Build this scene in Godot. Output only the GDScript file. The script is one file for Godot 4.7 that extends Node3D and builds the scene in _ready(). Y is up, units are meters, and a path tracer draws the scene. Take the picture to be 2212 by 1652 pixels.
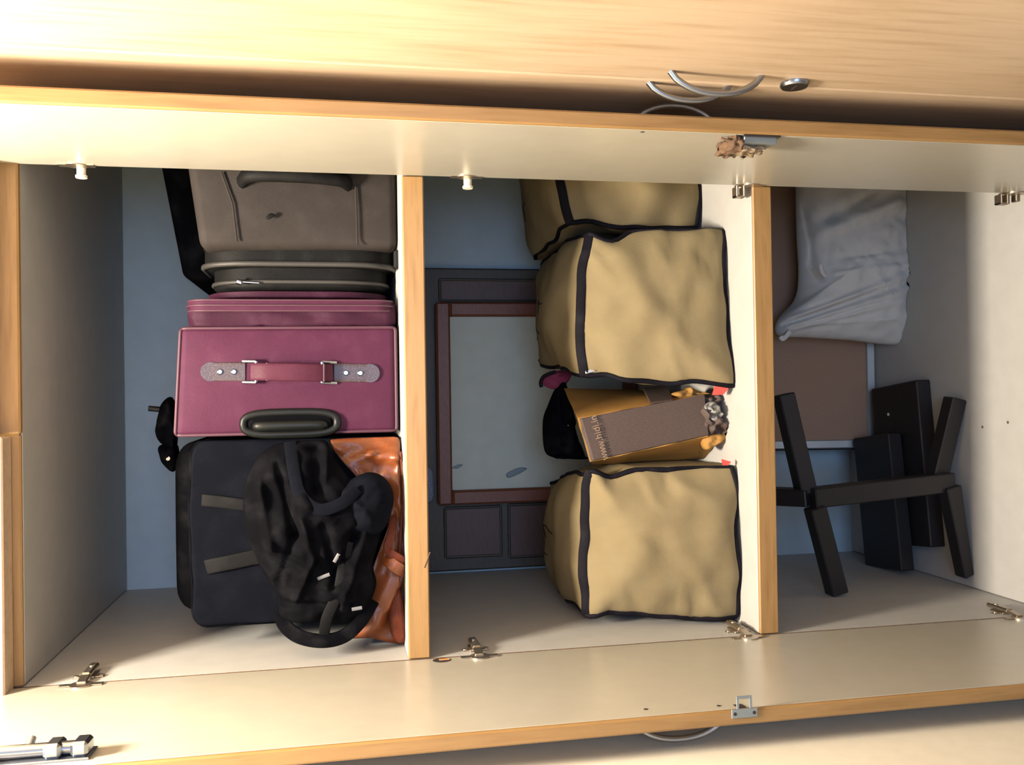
extends Node3D
# A corner wardrobe with both doors open, seen by a camera held on its side.
# World: y up, x to the right of the wardrobe, z out of it; front edge of the shelves at z = 0.

const XL := -0.3543      # inner face of the left side panel
const XR := 0.3097       # right door's hinge line
const BACK := -0.5823    # inner face of the back panel
const YT := 0.5791       # underside of the top panel
const S1 := 0.0933       # top of the upper shelf
const S2 := -0.4236      # top of the lower shelf
const YB := -0.928       # top of the bottom panel
const PX := 0.338        # front of the wardrobe on the right
const WL := -0.382         # left room wall
const GAP_A := 0.162     # between the grey and the purple suitcase
const GAP_B := -0.0522    # under the purple suitcase
const CEIL := 1.1       # ceiling
const LAMP := Color(1.0, 0.94, 0.855)
const LAMP_ENERGY := 7.0

var XF := Transform3D.IDENTITY
var LO := Vector3.ONE * -9.0   # soft things are pressed flat against what they touch
var HI := Vector3.ONE * 9.0
var rng := RandomNumberGenerator.new()
var wob := FastNoiseLite.new()
var M := {}
var taken := {}

func _ready() -> void:
	setup_view()
	make_materials()
	room()
	wardrobe()
	right_wardrobe()
	top_compartment()
	middle_compartment()
	bottom_compartment()

# ------------------------------------------------------------------ camera and light
func setup_view() -> void:
	var cam := Camera3D.new()
	cam.name = "camera"
	cam.keep_aspect = Camera3D.KEEP_HEIGHT
	cam.fov = 45.64
	cam.near = 0.02
	cam.position = Vector3(0.0123, 0.1852, 1.25)
	cam.rotation_order = EULER_ORDER_YXZ
	cam.rotation_degrees = Vector3(-10.946, -0.5, -90.784)
	add_child(cam)
	cam.current = true
	var env := Environment.new()
	env.background_mode = Environment.BG_COLOR
	env.background_color = Color(0.62, 0.78, 1.0)
	env.background_energy_multiplier = 0.5
	env.tonemap_mode = Environment.TONE_MAPPER_LINEAR
	env.tonemap_exposure = 1.0
	env.sdfgi_enabled = true
	env.ssao_enabled = true
	env.ssil_enabled = true
	var we := WorldEnvironment.new()
	we.name = "world_environment"
	we.environment = env
	add_child(we)
	# daylight through the window behind the camera
	var day := AreaLight3D.new()
	day.name = "window_daylight"
	day.area_size = Vector2(0.86, 0.96)
	day.area_normalize_energy = true
	day.light_color = Color(0.66, 0.8, 1.0)
	day.light_energy = 3.0
	day.area_range = 8.0
	day.shadow_enabled = true
	day.position = Vector3(0.2, 0.25, 2.57)
	add_child(day)

# ------------------------------------------------------------------ materials
func ramp(cols: Array) -> Gradient:
	var g := Gradient.new()
	g.offsets = PackedFloat32Array()
	var offs := PackedFloat32Array()
	var cc := PackedColorArray()
	for i in cols.size():
		offs.append(float(i) / (cols.size() - 1))
		cc.append(cols[i])
	g.offsets = offs
	g.colors = cc
	return g

func noise_tex(sd: int, freq: float, cols: Array, octaves := 4, size := 512, kind := FastNoiseLite.TYPE_SIMPLEX_SMOOTH) -> NoiseTexture2D:
	var n := FastNoiseLite.new()
	n.seed = sd
	n.noise_type = kind
	n.frequency = freq
	n.fractal_octaves = octaves
	var t := NoiseTexture2D.new()
	t.width = size
	t.height = size
	t.seamless = true
	t.noise = n
	if cols.size() > 0:
		t.color_ramp = ramp(cols)
	return t

func normal_tex(sd: int, freq: float, strength: float, octaves := 3, kind := FastNoiseLite.TYPE_SIMPLEX_SMOOTH) -> NoiseTexture2D:
	var t := noise_tex(sd, freq, [], octaves, 512, kind)
	t.as_normal_map = true
	t.bump_strength = strength
	return t

func mat(col: Color, rough := 0.6, metal := 0.0) -> StandardMaterial3D:
	var m := StandardMaterial3D.new()
	m.albedo_color = col
	m.roughness = rough
	m.metallic = metal
	return m

func tri_mat(tex: Texture2D, scl: Vector3, rough: float) -> StandardMaterial3D:
	var m := StandardMaterial3D.new()
	m.albedo_texture = tex
	m.roughness = rough
	m.uv1_triplanar = true
	m.uv1_world_triplanar = true
	m.uv1_scale = scl
	return m

func cloth(col: Color, vary: float, rough: float, sd: int, weave := 14.0, bump := 0.35) -> StandardMaterial3D:
	var t := noise_tex(sd, 0.012, [col.darkened(vary), col, col.lightened(vary * 0.6)])
	var m := tri_mat(t, Vector3.ONE * 3.0, rough)
	m.normal_enabled = true
	m.normal_texture = M.weave
	m.normal_scale = bump
	m.metallic_specular = 0.22
	return m

func make_materials() -> void:
	M.weave = normal_tex(71, 0.3, 1.2, 2)
	var lam := [Color8(164, 141, 115), Color8(177, 155, 129), Color8(184, 163, 138), Color8(170, 147, 121)]
	M.laminate = tri_mat(noise_tex(3, 0.011, lam, 5), Vector3(9, 0.7, 9), 0.38)
	var lip := [Color8(126, 95, 53), Color8(138, 106, 63), Color8(146, 113, 69), Color8(131, 99, 57)]
	M.lip_long = tri_mat(noise_tex(8, 0.012, lip, 5), Vector3(14, 1.1, 14), 0.42)
	M.lip_wide = tri_mat(noise_tex(12, 0.012, lip, 5), Vector3(1.1, 14, 14), 0.42)
	M.white = tri_mat(noise_tex(5, 0.02, [Color8(166, 162, 149), Color8(172, 168, 155)], 3), Vector3.ONE * 2.0, 0.29)
	M.white.metallic_specular = 0.6
	M.white_matt = tri_mat(noise_tex(6, 0.02, [Color8(165, 164, 160), Color8(171, 170, 166)], 3), Vector3.ONE * 2.0, 0.5)
	M.back = tri_mat(noise_tex(15, 0.02, [Color8(160, 174, 180), Color8(167, 181, 187)], 3), Vector3.ONE * 2.0, 0.6)
	M.plaster = tri_mat(noise_tex(7, 0.03, [Color8(206, 201, 184), Color8(212, 207, 190)], 4), Vector3.ONE * 2.0, 0.85)
	M.ceiling = mat(Color8(168, 164, 160), 0.9)
	M.floor = tri_mat(noise_tex(9, 0.02, [Color8(84, 76, 70), Color8(98, 90, 82)], 4), Vector3.ONE * 2.0, 0.5)
	M.buckle = mat(Color8(98, 98, 100), 0.5)
	M.steel = mat(Color8(160, 166, 176), 0.28, 1.0)
	M.nickel = mat(Color8(176, 164, 148), 0.38, 1.0)
	M.zinc = mat(Color8(142, 152, 156), 0.45, 0.8)
	M.dark = mat(Color8(38, 30, 26), 0.8)
	M.plug = mat(Color8(226, 214, 190), 0.5)
	M.rawwood = tri_mat(noise_tex(21, 0.03, [Color8(62, 44, 30), Color8(112, 86, 60)], 4), Vector3.ONE * 8.0, 0.9)
	M.splinter = tri_mat(noise_tex(22, 0.05, [Color8(96, 76, 56), Color8(176, 160, 134)], 4), Vector3.ONE * 14.0, 0.9)
	M.cutwood = mat(Color8(206, 140, 84), 0.8)
	M.tan = cloth(Color8(122, 109, 81), 0.05, 0.85, 31)
	M.navy = cloth(Color8(15, 13, 20), 0.1, 0.7, 32)
	M.red = mat(Color8(206, 62, 56), 0.7)
	M.purple = cloth(Color8(66, 31, 51), 0.06, 0.62, 33)
	M.purple_dark = cloth(Color8(50, 22, 38), 0.1, 0.6, 34)
	M.purple_trim = mat(Color8(64, 31, 46), 0.6)
	M.plum_strap = cloth(Color8(66, 31, 45), 0.06, 0.5, 35)
	M.grey = cloth(Color8(46, 42, 40), 0.05, 0.7, 36)
	M.grey_dark = cloth(Color8(17, 17, 17), 0.08, 0.6, 37)
	M.grey_trim = mat(Color8(44, 42, 40), 0.6)
	M.black = cloth(Color8(10, 10, 13), 0.12, 0.92, 38)
	M.blue_black = cloth(Color8(12, 14, 20), 0.03, 0.75, 39)
	M.black.metallic_specular = 0.08
	M.blue_black.metallic_specular = 0.1
	M.webbing = cloth(Color8(16, 16, 17), 0.08, 0.7, 40)
	M.plastic = mat(Color8(15, 17, 16), 0.42)
	M.plastic.metallic_specular = 0.35
	M.croc = tri_mat(noise_tex(41, 0.06, [Color8(36, 26, 32), Color8(92, 80, 84)], 1, 512, FastNoiseLite.TYPE_CELLULAR), Vector3.ONE * 18.0, 0.4)
	M.orange = cloth(Color8(112, 58, 27), 0.07, 0.38, 42, 14.0, 0.25)
	M.orange.metallic_specular = 0.5
	M.orange_dark = cloth(Color8(84, 40, 26), 0.07, 0.4, 43)
	M.paper = cloth(Color8(150, 112, 60), 0.05, 0.75, 44, 14.0, 0.15)
	M.print = tri_mat(noise_tex(45, 0.05, [Color8(58, 44, 40), Color8(66, 52, 46), Color8(74, 60, 52)], 5), Vector3(20, 5, 10), 0.7)
	M.pale_ink = mat(Color8(126, 106, 86), 0.8)
	M.film = mat(Color8(104, 102, 96), 0.35)
	M.pink = cloth(Color8(110, 44, 68), 0.08, 0.8, 46)
	M.board = tri_mat(noise_tex(47, 0.03, [Color8(56, 46, 34), Color8(70, 58, 44)], 4), Vector3(2, 12, 8), 0.5)
	M.board_brown = tri_mat(noise_tex(48, 0.03, [Color8(72, 50, 42), Color8(88, 62, 52)], 4), Vector3(2, 12, 8), 0.5)
	M.redwood = tri_mat(noise_tex(49, 0.03, [Color8(98, 52, 32), Color8(124, 70, 44)], 4), Vector3(3, 16, 8), 0.45)
	M.sheet = tri_mat(noise_tex(50, 0.02, [Color8(178, 180, 164), Color8(186, 188, 172)], 4), Vector3.ONE * 2.0, 0.6)
	M.smudge = mat(Color8(118, 130, 132), 0.6)
	M.cork = tri_mat(noise_tex(51, 0.15, [Color8(138, 108, 88), Color8(162, 132, 110)], 4), Vector3.ONE * 5.0, 0.95)
	M.alu = mat(Color8(170, 172, 170), 0.4, 0.7)
	M.sack = cloth(Color8(190, 188, 184), 0.05, 0.9, 52)
	M.wenge = tri_mat(noise_tex(53, 0.03, [Color8(20, 16, 18), Color8(28, 22, 22)], 4), Vector3(4, 14, 14), 0.5)
	M.pattern = tri_mat(noise_tex(54, 0.08, [Color8(60, 76, 100), Color8(200, 206, 214)], 1, 512, FastNoiseLite.TYPE_CELLULAR), Vector3.ONE * 14.0, 0.8)
	M.bulb = mat(Color8(255, 240, 214), 0.4)
	M.bulb.emission_enabled = true
	M.bulb.emission = LAMP
	M.bulb.emission_energy_multiplier = 1.2
	var gl := mat(Color(0.9, 0.95, 1.0, 0.08), 0.02)
	gl.transparency = BaseMaterial3D.TRANSPARENCY_ALPHA
	M.glass = gl

# ------------------------------------------------------------------ naming
func numbered(called: String) -> String:
	if not taken.has(called):
		taken[called] = 0
		return called
	taken[called] += 1
	return "%s_%03d" % [called, taken[called]]

func thing(called: String, label: String, category: String, base: Vector3, group := "") -> Node3D:
	var o := Node3D.new()
	o.name = numbered(called)
	o.position = base
	add_child(o)
	o.set_meta("label", label)
	o.set_meta("category", category)
	if group != "":
		o.set_meta("group", group)
	return o

func begin() -> SurfaceTool:
	var st := SurfaceTool.new()
	st.begin(Mesh.PRIMITIVE_TRIANGLES)
	return st

# vertices are given in world coordinates; the node is moved back by what its parents stand at
func mk(st: SurfaceTool, called: String, material: Material, parent: Node3D = null, label := "") -> MeshInstance3D:
	st.generate_normals()
	var mi := MeshInstance3D.new()
	mi.mesh = st.commit()
	mi.material_override = material
	mi.name = called
	mi.cast_shadow = GeometryInstance3D.SHADOW_CASTING_SETTING_ON
	if parent == null:
		mi.name = numbered(called)
		add_child(mi)
	else:
		if not (parent is MeshInstance3D):
			mi.position = -parent.position
		parent.add_child(mi, true)
	if label != "":
		mi.set_meta("label", label)
	return mi

func struct(st: SurfaceTool, called: String, material: Material, label: String, category: String) -> MeshInstance3D:
	var o := mk(st, called, material)
	o.set_meta("kind", "structure")
	o.set_meta("label", label)
	o.set_meta("category", category)
	return o

# ------------------------------------------------------------------ shapes
func press(lo := Vector3.ONE * -9.0, hi := Vector3.ONE * 9.0) -> void:
	LO = lo
	HI = hi

func tri(st: SurfaceTool, a: Vector3, b: Vector3, c: Vector3, out: Vector3, group := -1) -> void:
	var n := (a - c).cross(a - b)
	if n.length_squared() < 1e-18:
		return
	st.set_smooth_group(group)
	if n.dot(out) < 0.0:
		var t := b
		b = c
		c = t
	for p in [a, b, c]:
		st.add_vertex((XF * p).clamp(LO, HI))

func quad(st: SurfaceTool, a: Vector3, b: Vector3, c: Vector3, d: Vector3, out: Vector3, group := -1) -> void:
	tri(st, a, b, c, out, group)
	tri(st, a, c, d, out, group)

# chamfered box between two corners
func bx(st: SurfaceTool, lo: Vector3, hi: Vector3, bev := 0.0015) -> void:
	var c := (lo + hi) / 2.0
	var h := (hi - lo).abs() / 2.0
	bev = minf(bev, minf(h.x, minf(h.y, h.z)) * 0.6)
	var P := func(s: Vector3, k: int) -> Vector3:
		var e := h - Vector3.ONE * bev
		e[k] = h[k]
		return c + s * e
	for k in 3:
		var l := (k + 1) % 3
		var m := (k + 2) % 3
		for sk in [-1.0, 1.0]:
			var q := []
			for lm in [[-1, -1], [1, -1], [1, 1], [-1, 1]]:
				var s := Vector3.ZERO
				s[k] = sk
				s[l] = lm[0]
				s[m] = lm[1]
				q.append(P.call(s, k))
			var o := Vector3.ZERO
			o[k] = sk
			quad(st, q[0], q[1], q[2], q[3], o)
			for sl in [-1.0, 1.0]:
				var s1 := Vector3.ZERO
				s1[k] = sk
				s1[l] = sl
				s1[m] = -1
				var s2 := s1
				s2[m] = 1
				quad(st, P.call(s1, k), P.call(s1, l), P.call(s2, l), P.call(s2, k), s1 + s2)
	for sx in [-1, 1]:
		for sy in [-1, 1]:
			for sz in [-1, 1]:
				var s := Vector3(sx, sy, sz)
				tri(st, P.call(s, 0), P.call(s, 1), P.call(s, 2), s)

func box(lo: Vector3, hi: Vector3, bev := 0.0015) -> SurfaceTool:
	var st := begin()
	bx(st, lo, hi, bev)
	return st

# square bar between two points
func bar(st: SurfaceTool, a: Vector3, b: Vector3, w: float, t: float, up: Vector3, bev := 0.002) -> void:
	var keep := XF
	var z := (b - a).normalized()
	var x := up.cross(z).normalized()
	var y := z.cross(x)
	XF = keep * Transform3D(Basis(x, y, z), (a + b) / 2.0)
	var l := a.distance_to(b) / 2.0
	bx(st, Vector3(-w / 2, -t / 2, -l), Vector3(w / 2, t / 2, l), bev)
	XF = keep

func spline(p: Array, n: int, closed := false) -> Array:
	var r := []
	var c := p.size()
	var segs := c if closed else c - 1
	for i in segs:
		var p0 = p[(i - 1 + c) % c] if closed else p[maxi(i - 1, 0)]
		var p1 = p[i]
		var p2 = p[(i + 1) % c]
		var p3 = p[(i + 2) % c] if closed else p[mini(i + 2, c - 1)]
		for k in n:
			var t := float(k) / n
			r.append(0.5 * ((2.0 * p1) + (p2 - p0) * t + (2.0 * p0 - 5.0 * p1 + 4.0 * p2 - p3) * t * t + (3.0 * p1 - p0 - 3.0 * p2 + p3) * t * t * t))
	if not closed:
		r.append(p[c - 1])
	return r

# round or flat tube along points; w across ref, t along ref
func tube(st: SurfaceTool, pts: Array, w: float, t := -1.0, ref := Vector3.ZERO, closed := false, sides := 10, boxy := false) -> void:
	if t < 0.0:
		t = w
	var n := pts.size()
	var rings := []
	var last := Vector3.UP
	for i in n:
		var a: Vector3 = pts[(i - 1 + n) % n] if (closed or i > 0) else pts[0]
		var b: Vector3 = pts[(i + 1) % n] if (closed or i < n - 1) else pts[n - 1]
		var d := (b - a).normalized()
		var up := ref
		if ref == Vector3.ZERO:
			up = last
			if absf(up.dot(d)) > 0.95:
				up = Vector3.RIGHT if absf(d.x) < 0.8 else Vector3.BACK
		var x := up.cross(d).normalized()
		if x.length_squared() < 0.5:
			x = Vector3.RIGHT
		var y := d.cross(x).normalized()
		last = y
		var ring := []
		for k in sides:
			var an := TAU * (k + 0.5) / sides
			var cx := cos(an)
			var sy := sin(an)
			if boxy:
				cx = signf(cx) * pow(absf(cx), 0.35)
				sy = signf(sy) * pow(absf(sy), 0.35)
			ring.append(pts[i] + x * cx * w + y * sy * t)
		rings.append(ring)
	var m := n if closed else n - 1
	for i in m:
		var j := (i + 1) % n
		for k in sides:
			var l := (k + 1) % sides
			var o: Vector3 = (rings[i][k] + rings[i][l]) / 2.0 - pts[i]
			quad(st, rings[i][k], rings[i][l], rings[j][l], rings[j][k], o, 0)
	if not closed:
		for e in [0, n - 1]:
			var dir: Vector3 = (pts[0] - pts[1]) if e == 0 else (pts[n - 1] - pts[n - 2])
			for k in sides:
				tri(st, pts[e], rings[e][k], rings[e][(k + 1) % sides], dir, 5)

func disc(st: SurfaceTool, c: Vector3, axis: Vector3, r: float, h: float, sides := 20, taper := 1.0) -> void:
	var u := axis.cross(Vector3.UP)
	if u.length() < 0.1:
		u = axis.cross(Vector3.RIGHT)
	u = u.normalized()
	var v := axis.cross(u).normalized()
	for k in sides:
		var a0 := TAU * k / sides
		var a1 := TAU * (k + 1) / sides
		var d0 := u * cos(a0) + v * sin(a0)
		var d1 := u * cos(a1) + v * sin(a1)
		quad(st, c + d0 * r, c + d1 * r, c + d1 * r * taper + axis * h, c + d0 * r * taper + axis * h, d0 + d1, 0)
		tri(st, c + axis * h, c + d0 * r * taper + axis * h, c + d1 * r * taper + axis * h, axis * h)
		tri(st, c, c + d0 * r, c + d1 * r, -axis * h)

# --- soft six-sided body. corners: 8 points, index = a + 2b + 4c (a right, b top, c front)
func hexa(corners: Array, round: Vector3, bulge := [0, 0, 0, 0, 0, 0], wob_amp := 0.0, wob_freq := 8.0, folds := []) -> Dictionary:
	var mid := Vector3.ZERO
	for p in corners:
		mid += p / 8.0
	return {"c": corners, "r": round, "b": bulge, "wa": wob_amp, "wf": wob_freq, "f": folds, "mid": mid}

func hx(s: Dictionary, p: Vector3) -> Vector3:
	var r: Vector3 = s.r
	var lim := Vector3.ONE - r
	var q := p.clamp(-lim, lim)
	var d := (p - q) / r
	var l := d.length()
	if l > 1e-6:
		d = d / l
	var e := q + d * r if l > 1e-6 else p
	var f := e
	for k in 3:
		var o1 := e[(k + 1) % 3]
		var o2 := e[(k + 2) % 3]
		var amount: float = s.b[k * 2 + (1 if e[k] > 0.0 else 0)]
		f[k] += signf(e[k]) * amount * pow(maxf(0.0, 1.0 - o1 * o1) * maxf(0.0, 1.0 - o2 * o2), s.get("full", 1.0)) * pow(absf(e[k]), 4.0)
	var t := (f + Vector3.ONE) / 2.0
	var c: Array = s.c
	var bk: Vector3 = (c[0] * (1 - t.x) + c[1] * t.x) * (1 - t.y) + (c[2] * (1 - t.x) + c[3] * t.x) * t.y
	var fr: Vector3 = (c[4] * (1 - t.x) + c[5] * t.x) * (1 - t.y) + (c[6] * (1 - t.x) + c[7] * t.x) * t.y
	var w := bk * (1 - t.z) + fr * t.z
	if e.z > 0.3:
		for fo in s.f:
			var a := Vector2(fo[0], fo[1])
			var b := Vector2(fo[2], fo[3])
			var u := Vector2(e.x, e.y)
			var k := clampf((u - a).dot(b - a) / (b - a).length_squared(), 0.0, 1.0)
			var dist := u.distance_to(a.lerp(b, k))
			w.z += fo[5] * exp(-pow(dist / fo[4], 2.0)) * (1.0 - 0.7 * k) * smoothstep(0.3, 1.0, e.z)
	if s.has("pinch"):
		var side: float = s.pinch[1] if e.x > 0.0 else s.pinch[0]
		w.x -= e.x * absf(e.x) * side * exp(-pow((e.y - 0.68) / 0.22, 2.0)) * smoothstep(0.0, 1.0, e.z)
	if s.wa > 0.0:
		w += s.wa * Vector3(wob.get_noise_3dv(w * s.wf), wob.get_noise_3dv(w * s.wf + Vector3(31, 7, 3)), wob.get_noise_3dv(w * s.wf + Vector3(5, 47, 19)))
	return w

func hx_samples(r: float, n: int) -> Array:
	var a := [-1.0, -1.0 + r * 0.35, -1.0 + r * 0.7]
	for i in n + 1:
		a.append(lerpf(-1.0 + r, 1.0 - r, float(i) / n))
	a.append_array([1.0 - r * 0.7, 1.0 - r * 0.35, 1.0])
	return a

func hexa_mesh(st: SurfaceTool, s: Dictionary, n := 10) -> void:
	for k in 3:
		var l := (k + 1) % 3
		var m := (k + 2) % 3
		var sl := hx_samples(s.r[l], n)
		var sm := hx_samples(s.r[m], n)
		for sg in [-1.0, 1.0]:
			var g := []
			for i in sl.size():
				var row := []
				for j in sm.size():
					var p := Vector3.ZERO
					p[k] = sg
					p[l] = sl[i]
					p[m] = sm[j]
					row.append(hx(s, p))
				g.append(row)
			var out := Vector3.ZERO
			out[k] = sg
			var far: Vector3 = hx(s, out) - s.mid
			for i in sl.size() - 1:
				for j in sm.size() - 1:
					var ctr: Vector3 = (g[i][j] + g[i + 1][j + 1]) / 2.0 - s.mid
					quad(st, g[i][j], g[i + 1][j], g[i + 1][j + 1], g[i][j + 1], ctr.normalized() + far.normalized() * 0.6, 0)

# points along a loop round the body at axis k = at
func hx_loop(s: Dictionary, k: int, at: float, n := 8, grow := 0.0) -> Array:
	var l := (k + 1) % 3
	var m := (k + 2) % 3
	var sl := hx_samples(s.r[l], n)
	var sm := hx_samples(s.r[m], n)
	var ps := []
	for i in sl.size() - 1:
		ps.append([sl[i], -1.0])
	for i in sm.size() - 1:
		ps.append([1.0, sm[i]])
	for i in sl.size() - 1:
		ps.append([-sl[i], 1.0])
	for i in sm.size() - 1:
		ps.append([-1.0, -sm[i]])
	var r := []
	for q in ps:
		var p := Vector3.ZERO
		p[k] = at
		p[l] = q[0]
		p[m] = q[1]
		var w := hx(s, p)
		r.append(w + (w - s.mid).normalized() * grow)
	return r

# points along an edge or line over the body
func hx_line(s: Dictionary, a: Vector3, b: Vector3, n := 16, grow := 0.0) -> Array:
	var r := []
	for i in n + 1:
		var w := hx(s, a.lerp(b, float(i) / n))
		r.append(w + (w - s.mid).normalized() * grow)
	return r

func slab(x0: float, x1: float, y0: float, y1: float, z0: float, z1: float) -> Array:
	return [Vector3(x0, y0, z0), Vector3(x1, y0, z0), Vector3(x0, y1, z0), Vector3(x1, y1, z0), Vector3(x0, y0, z1), Vector3(x1, y0, z1), Vector3(x0, y1, z1), Vector3(x1, y1, z1)]

# soft cushion over an outline in x, y; front bulges by h, back by hb; lean: z gained per metre of x and of y
func puff(st: SurfaceTool, outline: Array, ctr: Vector2, z: float, h: float, hb: float, folds := [], amp := 0.0, freq := 18.0, lean := Vector2.ZERO, rings := 14, sub := 5, power := 0.5) -> void:
	var o := spline(outline, sub, true)
	var n := o.size()
	for side in [1.0, -1.0]:
		var g := []
		for i in rings + 1:
			var s := sin(float(i) / rings * PI / 2.0)
			var row := []
			for k in n:
				var p: Vector2 = ctr.lerp(o[k], s)
				var dome := pow(maxf(0.0, 1.0 - s * s), power)
				var zz: float = z + side * (h if side > 0.0 else hb) * dome + lean.x * (p.x - ctr.x) + lean.y * (p.y - ctr.y)
				if side > 0.0:
					for f in folds:
						var a: Vector2 = f[0]
						var b: Vector2 = f[1]
						var t := clampf((p - a).dot(b - a) / (b - a).length_squared(), 0.0, 1.0)
						var dist := p.distance_to(a.lerp(b, t))
						zz += f[3] * exp(-pow(dist / f[2], 2.0)) * minf(1.0, dome * 2.5)
					zz += amp * wob.get_noise_3d(p.x * freq, p.y * freq, z * 10.0) * minf(1.0, dome * 2.0)
				row.append(Vector3(p.x, p.y, zz))
			g.append(row)
		for i in rings:
			for k in n:
				var l := (k + 1) % n
				var c: Vector3 = (g[i][k] + g[i + 1][l]) / 2.0
				var out := Vector3((c.x - ctr.x) * 0.5, (c.y - ctr.y) * 0.5, side * 0.2)
				if i == 0:
					tri(st, g[0][0], g[1][k], g[1][l], Vector3(0, 0, side), 0)
				else:
					quad(st, g[i][k], g[i + 1][k], g[i + 1][l], g[i][l], out, 0)

# ------------------------------------------------------------------ the room
func room() -> void:
	wob.seed = 11
	wob.noise_type = FastNoiseLite.TYPE_SIMPLEX_SMOOTH
	wob.frequency = 1.0
	wob.fractal_octaves = 2
	rng.seed = 4
	struct(box(Vector3(-0.5, -1.1, -0.72), Vector3(1.2, -1.04, 2.7)), "floor", M.floor, "grey brown floor in front of the open wardrobe", "floor")
	struct(box(Vector3(-0.5, CEIL, -0.72), Vector3(1.2, CEIL + 0.06, 2.7)), "ceiling", M.ceiling, "white ceiling above the wardrobes", "ceiling")
	struct(box(Vector3(-0.5, -1.04, -0.62), Vector3(WL, CEIL, 2.6)), "wall_left", M.plaster, "cream plastered wall behind the open left door", "wall")
	struct(box(Vector3(-0.5, -1.04, -0.72), Vector3(1.2, CEIL, -0.62)), "wall_back", M.plaster, "cream wall behind the wardrobe", "wall")
	struct(box(Vector3(1.1, -1.04, -0.62), Vector3(1.2, CEIL, 2.6)), "wall_right", M.plaster, "cream wall behind the closed wardrobe", "wall")
	var w := begin()
	bx(w, Vector3(-0.5, -1.04, 2.6), Vector3(-0.25, CEIL, 2.7), 0.0)
	bx(w, Vector3(0.65, -1.04, 2.6), Vector3(1.2, CEIL, 2.7), 0.0)
	bx(w, Vector3(-0.25, -1.04, 2.6), Vector3(0.65, -0.25, 2.7), 0.0)
	bx(w, Vector3(-0.25, 0.75, 2.6), Vector3(0.65, CEIL, 2.7), 0.0)
	struct(w, "wall_front", M.plaster, "cream wall with the window behind the camera", "wall")
	var wn := Node3D.new()
	wn.name = "window_1"
	add_child(wn)
	wn.set_meta("kind", "structure")
	wn.set_meta("label", "white framed window behind the camera")
	wn.set_meta("category", "window")
	for q in [[-0.25, -0.25, -0.21, 0.75], [0.61, -0.25, 0.65, 0.75], [-0.21, -0.25, 0.61, -0.21], [-0.21, 0.71, 0.61, 0.75], [0.185, -0.21, 0.215, 0.71]]:
		mk(box(Vector3(q[0], q[1], 2.64), Vector3(q[2], q[3], 2.68)), "frame", M.ceiling, wn)
	mk(box(Vector3(-0.21, -0.21, 2.658), Vector3(0.185, 0.71, 2.662), 0.0), "pane", M.glass, wn)
	mk(box(Vector3(0.215, -0.21, 2.658), Vector3(0.61, 0.71, 2.662), 0.0), "pane", M.glass, wn)
	ceiling_lamp()

func ceiling_lamp() -> void:
	var c := Vector3(0.0, CEIL, 0.53)
	var lamp := thing("ceiling_lamp", "square frosted panel lamp set in the ceiling between the wardrobes", "lamp", c)
	var st := begin()
	for q in [[-0.12, -0.12, -0.1, 0.12], [0.1, -0.12, 0.12, 0.12], [-0.1, -0.12, 0.1, -0.1], [-0.1, 0.1, 0.1, 0.12]]:
		bx(st, Vector3(c.x + q[0], CEIL - 0.018, c.z + q[1]), Vector3(c.x + q[2], CEIL, c.z + q[3]), 0.003)
	mk(st, "lamp_frame", M.ceiling, lamp)
	mk(box(Vector3(c.x - 0.1, CEIL - 0.014, c.z - 0.1), Vector3(c.x + 0.1, CEIL - 0.006, c.z + 0.1), 0.0), "diffuser", M.bulb, lamp)
	var li := AreaLight3D.new()
	li.name = "lamp_light"
	li.area_size = Vector2(0.2, 0.2)
	li.area_normalize_energy = true
	li.light_color = LAMP
	li.light_energy = LAMP_ENERGY
	li.area_range = 12.0
	li.shadow_enabled = true
	li.rotation_degrees = Vector3(-90, 0, 0)
	li.position = Vector3(0, -0.0165, 0)
	lamp.add_child(li, true)

# ------------------------------------------------------------------ the open wardrobe
func handle(st: SurfaceTool, at: Vector3, out: Vector3, half: float, rise: float, r := 0.0035) -> void:
	var p := []
	for i in 17:
		var t := lerpf(-1.0, 1.0, i / 16.0)
		p.append(at + Vector3.UP * half * t + out * rise * pow(1.0 - absf(t) ** 2.2, 0.75))
	tube(st, p, r, -1.0, Vector3.ZERO, false, 10)

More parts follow.
